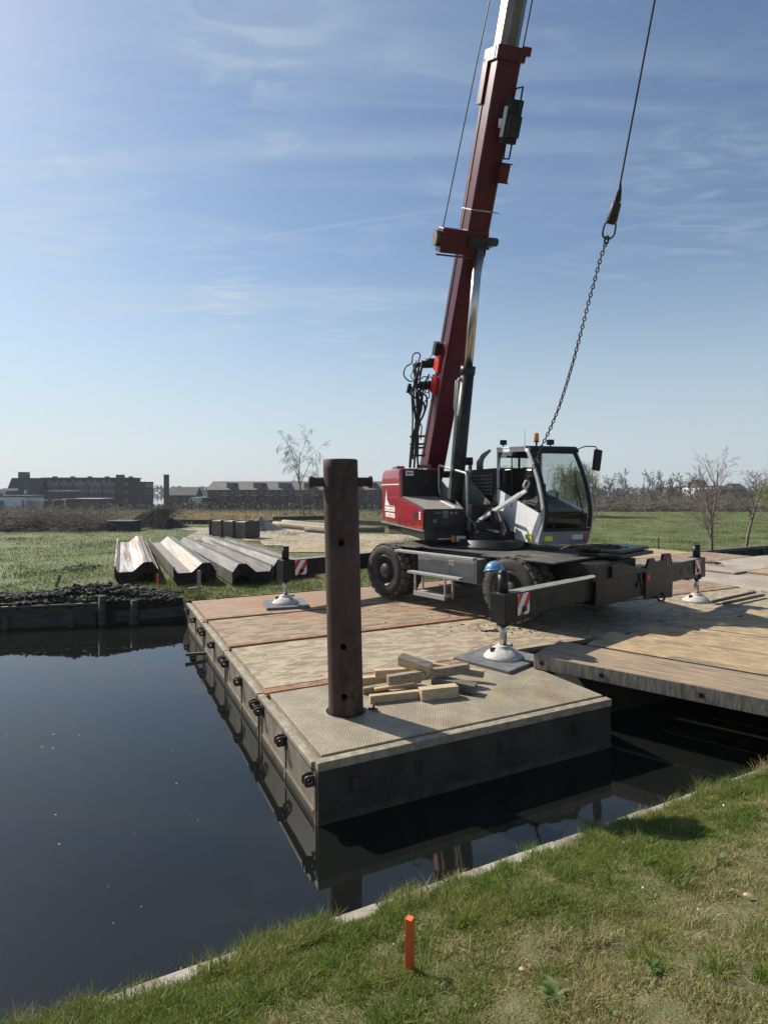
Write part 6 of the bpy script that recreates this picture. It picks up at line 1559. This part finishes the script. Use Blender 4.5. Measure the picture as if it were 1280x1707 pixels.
for k in range(12):
    a = 81 + 12.6 * k + (k % 2) * 2; 
    if a < 232: window(ap, X(a, d), X(a + 4.2, d), Z(803, d), Z(800, d), d - .02 - (1.2 if 196 < a else 0), .08) if a < 193 else None
for za in (805, 818.5, 831): window(ap, X(212, d), X(217.5, d), Z(za + 4, d), Z(za, d), d - 1.22, .1)
# garages
ga = bthing('garage_row', 110, 'low dark garages with pale flat roof edges before the apartments', 'garage', 108); d = 108.0
mb = MB(); mb.box((X(80, d), d, GZ), (X(112, d), d + 5, Z(819, d))); mb.box((X(110, d), d - 1, GZ), (X(172, d), d + 4, Z(832, d))); mb.build('wall', MT['brickdark'], ga)
mb = MB(); mb.box((X(80, d), d - .1, Z(819, d)), (X(113, d), d + 5, Z(818, d))); mb.box((X(98, d), d - 2.2, Z(833.4, d)), (X(118, d), d - 1, Z(832.6, d))); mb.box((X(110, d), d - 1.2, Z(832, d)), (X(172, d), d + 4, Z(830.8, d))); mb.build('roof', MT['lightmetal'], ga)
mb = MB(); mb.box((X(99, d), d - 2.1, GZ), (X(99, d) + .15, d - 1.95, Z(833.4, d))); mb.box((X(117.5, d), d - 2.1, GZ), (X(117.5, d) + .2, d - 1.9, Z(833.4, d))); mb.build('post', MT['lightmetal'], ga)
# square dark column
co = P(276, 845, -1.0); mb = MB(); d = 96.0; mb.box((X(273, d), d, -1.2), (X(280, d), d + .7, Z(792, d))); mb.box((X(272.6, d), d - .04, Z(792, d)), (X(280.4, d), d + .74, Z(791, d)))
tag(mb.build('brick_column', MT['brick'], base=(X(276, d), d, -1.2), bevel=.03), 'tall square brick column standing alone against the sky', 'column')
# small tiled house
sh = bthing('small_house', 305, 'low brown house with a tiled roof right of the brick column', 'house', 125); 
gable_x(sh, X(281, 125), X(326, 125), 125, 129, Z(826, 125), Z(812, 127), MT['brick'], MT['rooftile'])
for a in (290, 306, 318): window(sh, X(a, 125), X(a + 5, 125), Z(834, 125), Z(829, 125), 124.98, .1)
# terraces
def terrace(a, b, label, dorm, wins, d=BD, gleft=True):
    t = bthing('terraced_houses', (a + b) / 2, label, 'houses', d)
    rf = gable_x(t, X(a, d), X(b, d), d, d + 9, Z(817, d), Z(802.5, d + 4.5), MT['brick'], MT['rooftile'])
    for (p0, p1) in dorm:
        mb = MB(); mb.box((X(p0, d), d + .8, Z(814, d)), (X(p1, d), d + 3.8, Z(805.5, d))); dm_ = mb.build('dormer', MT['brickdark'], rf)
        mb = MB(); mb.box((X(p0, d) - .1, d + .6, Z(805.5, d)), (X(p1, d) + .1, d + 3.8, Z(804.6, d))); mb.build('dormer_trim', MT['winframe'], rf)
        window(t, X(p0 + .8, d), X(p1 - .8, d), Z(812.5, d), Z(806.5, d), d + .77, .1)
    for (p0, p1, z0, z1) in wins: window(t, X(p0, d), X(p1, d), Z(z1, d), Z(z0, d), d - .02, .12)
    return t
wins = []
for k in range(7):
    a = 360 + 24.5 * k
    wins += [(a, a + 5, 818.5, 823), (a + 10, a + 17, 818.5, 823.5), (a, a + 6, 828, 833), (a + 12, a + 18, 826.5, 835.5)]
tt = terrace(346, 537, 'long row of brown terraced houses with roof dormers behind the birch', ((376, 388), (421, 437), (463, 480), (506, 520)), wins)
for k in range(7):
    a = 372 + 24.5 * k; mb = MB(); mb.box((X(a, BD), BD - 2.2, Z(826.3)), (X(a + 13, BD), BD, Z(825.2))); mb.build('canopy', MT['winframe'], tt)
mb = MB(); mb.box((X(343, BD), BD - 5, GZ), (X(358, BD), BD - .1, Z(829))); mb.build('shed', MT['brickdark'], tt)
wins2 = [(612, 617, 819, 824), (619, 624, 819, 824), (628, 633, 819, 824), (590, 595, 819, 824), (608, 614, 828, 834), (622, 630, 828, 835)]
t2 = terrace(578, 640, 'end part of the brown houses seen between the tube and the crane', ((585, 596), (618, 626)), wins2)
# small machine and cars
ex = thing('mini_excavator', 'small pale excavator parked before the brown houses', 'excavator', (X(325, 100), 100, -1.2)); d = 100.0
mb = MB(); mb.box((X(323, d), d, -.5), (X(333, d), d + 1.6, Z(829, d))); mb.build('body', MT['lightmetal'], ex, .1)
mb = MB(); mb.path([V((X(323, d), d + .5, -.1)), V((X(319, d), d + .5, Z(829, d))), V((X(315, d), d + .5, Z(832, d))), V((X(314, d), d + .5, Z(840, d)))], [.12, .14, .1, .08], 6); mb.build('arm', MT['lightmetal'], ex)
mb = MB(); mb.box((X(321, d), d - .1, -1.2), (X(334, d), d + .3, -.6)); mb.box((X(321, d), d + 1.2, -1.2), (X(334, d), d + 1.6, -.6)); mb.build('track', MT['black'], ex, .15)
def car(px0, px1, d, col, label, zt=1.35):
    c = thing('parked_car', label, 'car', (X(px0, d), d, gz(d))); Lc = X(px1, d) - X(px0, d); x = X(px0, d); z = gz(d)
    s_ = Lc / 4.2; pr_ = [(0, .3), (4.2, .3), (4.2, .75), (3.9, .85), (3.0, .95), (2.4, 1.4), (1.0, 1.42), (.3, .95), (0, .85)]
    mb = MB(); mb.prism([(x + a * s_, z + b * s_) for a, b in pr_], Matrix(((1, 0, 0, 0), (0, 0, -1, d), (0, 1, 0, 0), (0, 0, 0, 1))), (-1.7 * s_, 0)); mb.build('body', col, c, .06)
    mb = MB(); mb.prism([(x + a * s_, z + b * s_) for a, b in ((.55, .98), (2.75, .98), (2.3, 1.33), (1.05, 1.34))], Matrix(((1, 0, 0, 0), (0, 0, -1, d - .012), (0, 1, 0, 0), (0, 0, 0, 1))), (0, .01)); mb.build('side_window', MT['pane'], c)
    for w in (.8, 3.4): mb = MB(); mb.tube(V((x + w * s_, d - .03, z + .32 * s_)), V((x + w * s_, d + .2, z + .32 * s_)), .32 * s_, n=16); mb.build('wheel', MT['black'], c)
car(105, 118, 84, MT['render'], 'small white car half hidden on the dry grass before the garages')
car(177, 186, 104, MT['render'], 'white vehicle parked at the foot of the apartment block')
# far right: houses and greenhouse
for k, (a, b, zr_, lab) in enumerate(((1113, 1128, 812, 'tiny dark-roofed shed at the far left of the right skyline'), (1138, 1165, 811, 'long low dark roof left of the greenhouse'), (1166, 1182, 800, 'far house gable behind the left bare young tree'), (1186, 1222, 810, 'low dark roofs above the greenhouse'), (1226, 1243, 806, 'dark barn between the two bare young trees'))):
    d = 190; t = thing('far_house', lab, 'house', (X(a, d), d, GZ)); gable_x(t, X(a, d), X(b, d), d, d + 8, Z(816, d), Z(zr_, d + 4), MT['brick'], MT['roofdark'] if k != 2 else MT['rooftile'])
mb = MB(); d = 180.0
for k in range(7): a = X(1158 + 6 * k, d); b = X(1163.4 + 6 * k, d); mb.prism([(a, GZ), (b, GZ), (b, Z(815.5, d)), ((a + b) / 2, Z(813, d)), (a, Z(815.5, d))], Matrix(((1, 0, 0, 0), (0, 0, -1, d), (0, 1, 0, 0), (0, 0, 0, 1))), (-8, 0))
tag(mb.build('greenhouse', MT['render'], base=(X(1158, d), d, GZ)), 'bright white greenhouse roofs far off on the right', 'greenhouse')
# far woods as one mass
bushes('far_woods', [V((x, 420 + random.uniform(-20, 20), -1.5)) for x in np.arange(-420, 420, 6)], 'distant low tree line along the horizon', MT['hedge'], 5.0, 60, 1.3, cat='woods')

# ------------------------------------------------------------------ weeds, leaves and flowers in the lawn
def lawn_pt(px_, py_):
    lo, hi = 1.5, 8.
    ry = V(((px_ - 640) / FPX, 1, -(py_ - HOR) / FPX))
    for _ in range(40):
        m = (lo + hi) / 2; p = eye + ry * m; q = p - BO; uu = q.x * BU.x + q.y * BU.y; ss = q.x * BN.x + q.y * BN.y
        zl = float(lawn_z(np.array([uu]), np.array([max(ss, 0.)]))[0]) 
        if p.z > zl: lo = m
        else: hi = m
    return eye + ry * lo
def rosette(p, r, n, label, m=None):
    root = MB(); rd = random.Random(int(p.x * 1000))
    for k in range(n):
        a = 2 * math.pi * k / n * 2.38 + rd.random(); l = r * rd.uniform(.6, 1.1); el = rd.uniform(.15, .9); d = V((math.cos(a) * math.cos(el), math.sin(a) * math.cos(el), math.sin(el))); s = V((-math.sin(a), math.cos(a), 0))
        vs = []
        for i in range(6):
            t = i / 5; w = l * .15 * math.sin(math.pi * (t * .85 + .12)); c = p + d * l * t + V((0, 0, .022 - .30 * l * t * t)); vs += [c - s * w, c + V((0, 0, -w * .25)), c + s * w]
        root._add(vs, [(3 * i + j, 3 * i + j + 1, 3 * i + j + 4, 3 * i + j + 3) for i in range(5) for j in (0, 1)], True)
    return tag(root.build('weed', m or MT['rosette'], base=p, recalc=False), label, 'plant')
rosette(lawn_pt(926, 1668), .095, 34, 'broad-leaved dark green weed rosette low in the lawn, lower centre right')
rosette(lawn_pt(1088, 1622), .06, 14, 'smaller weed rosette right of and above the big one')
rosette(lawn_pt(1020, 1700), .05, 10, 'low weed at the bottom edge right of the big rosette')
rosette(lawn_pt(1215, 1492), .05, 8, 'small weed near the pale leaf at the right')
rosette(lawn_pt(770, 1545), .05, 8, 'tiny weed in the lawn up and right of the orange stake')
def litter(px_, py_, r, m, label, name='dead_leaf', cat='leaf'):
    p = lawn_pt(px_, py_) + V((0, 0, .025)); mb = MB(); rd = random.Random(px_); n = 7; c = p + V((0, 0, .012)); vs = [c]
    for k in range(n): a = 2 * math.pi * k / n; vs.append(p + V((math.cos(a) * r * rd.uniform(.7, 1.2), math.sin(a) * r * .7 * rd.uniform(.7, 1.2), rd.uniform(-.004, .008))))
    mb._add(vs, [(0, i + 1, (i + 1) % n + 1) for i in range(n)]); tag(mb.build(name, m, base=p, recalc=False), label, cat)
litter(1245, 1500, .026, MT['leafdead'], 'curled pale brown leaf lying at the right edge of the lawn')
litter(871, 1624, .020, MT['leafdead'], 'crumpled dead leaf left of the big weed')
litter(884, 1617, .016, MT['leafdead'], 'small dead leaf touching the one left of the big weed')
litter(860, 1547, .012, MT['leafdead'], 'tan leaf in the middle of the lawn')
litter(1072, 1487, .014, MT['leafdead'], 'pale leaf scrap in the upper right lawn')
g_ = 'small pale daisies in the lawn'
for k, (x, y, l) in enumerate(((1039, 1411, 'daisy inside the dark shadow on the lawn'), (1206, 1348, 'daisy near the upper right of the lawn'), (422, 1642, 'daisy in the lower left lawn'), (307, 1686, 'daisy at the bottom left of the lawn'), (666, 1493, 'daisy close to the curb below the tube reflection'), (882, 1500, 'daisy in the middle right of the lawn'), (657, 1583, 'daisy up and left of the orange stake'), (902, 1446, 'daisy just below the lawn shadow'), (1164, 1525, 'daisy in the dry right part of the lawn'))):
    litter(x, y, .009, MT['flower'], l, 'daisy', 'flower')
for o in S.objects:
    if o.name.startswith('daisy'): o['group'] = g_
stake(lawn_pt(683, 1620), .036, .275, 'bright orange marker stake standing in the near lawn')

# mud crumbs on the decks and specks on the water
sp = []
for (px_, py_, n, sx, sy, r) in ((848, 1050, 90, .30, .16, .012), (818, 1052, 26, .05, .03, .022), (700, 1045, 60, .6, .2, .006), (770, 1030, 60, .6, .2, .008), (1080, 1000, 60, .7, .4, .008), (600, 1120, 40, .5, .3, .005), (900, 1150, 40, .3, .25, .005), (640, 1010, 50, .6, .3, .008)):
    c = P(px_, py_, 0)
    for k in range(n): sp.append((c.x + random.gauss(0, sx), c.y + random.gauss(0, sy), .002, r * random.uniform(.4, 1.5)))
sp = [q for q in sp if (V((q[0], q[1], 0)) - RO).dot(E2) > .15 and (V((q[0], q[1], 0)) - RO).dot(E1) > .12 and not ((V((q[0], q[1], 0)) - RO).dot(E1) > 3.4 and (V((q[0], q[1], 0)) - RO).dot(E2) < 2.1)]
tag(lumps('mud_crumbs', sp, MT['soil'], 1), 'crumbs of dried mud scattered on the raft deck', 'mud', kind='stuff')
mb = MB()
for k in range(45):
    x = random.uniform(-5, -.8); y = random.uniform(2.2, 10); r = random.uniform(.003, .009)
    if (V((x, y, 0)) - RO).dot(E1) > -.2: continue
    a = random.uniform(0, 3); mb._add([(x - r * 2 * math.cos(a), y - r * 2 * math.sin(a), WZ + .002), (x + r, y - r, WZ + .002), (x + r * 2 * math.cos(a), y + r * 2 * math.sin(a), WZ + .004), (x - r * .6, y + r, WZ + .002)], [(0, 1, 2, 3)])
tag(mb.build('floating_specks', MT['leafdead'], recalc=False), 'tiny plant specks floating on the still canal water', 'debris', kind='stuff')

# ------------------------------------------------------------------ air
def haze():
    m = bpy.data.materials.new('haze_air'); m.use_nodes = True; N = m.node_tree.nodes; L = m.node_tree.links; N.clear()
    o = N.new('ShaderNodeOutputMaterial'); v = N.new('ShaderNodeVolumePrincipled'); v.inputs['Color'].default_value = (.86, .92, 1, 1)
    v.inputs['Density'].default_value = .00035; v.inputs['Anisotropy'].default_value = .3
    L.new(v.outputs[0], o.inputs['Volume'])
    mb = MB(); mb.box((-520, -40, -3), (520, 520, 45)); tag(mb.build('haze', m), 'thin bluish air over the fields', 'haze', kind='stuff')
haze()
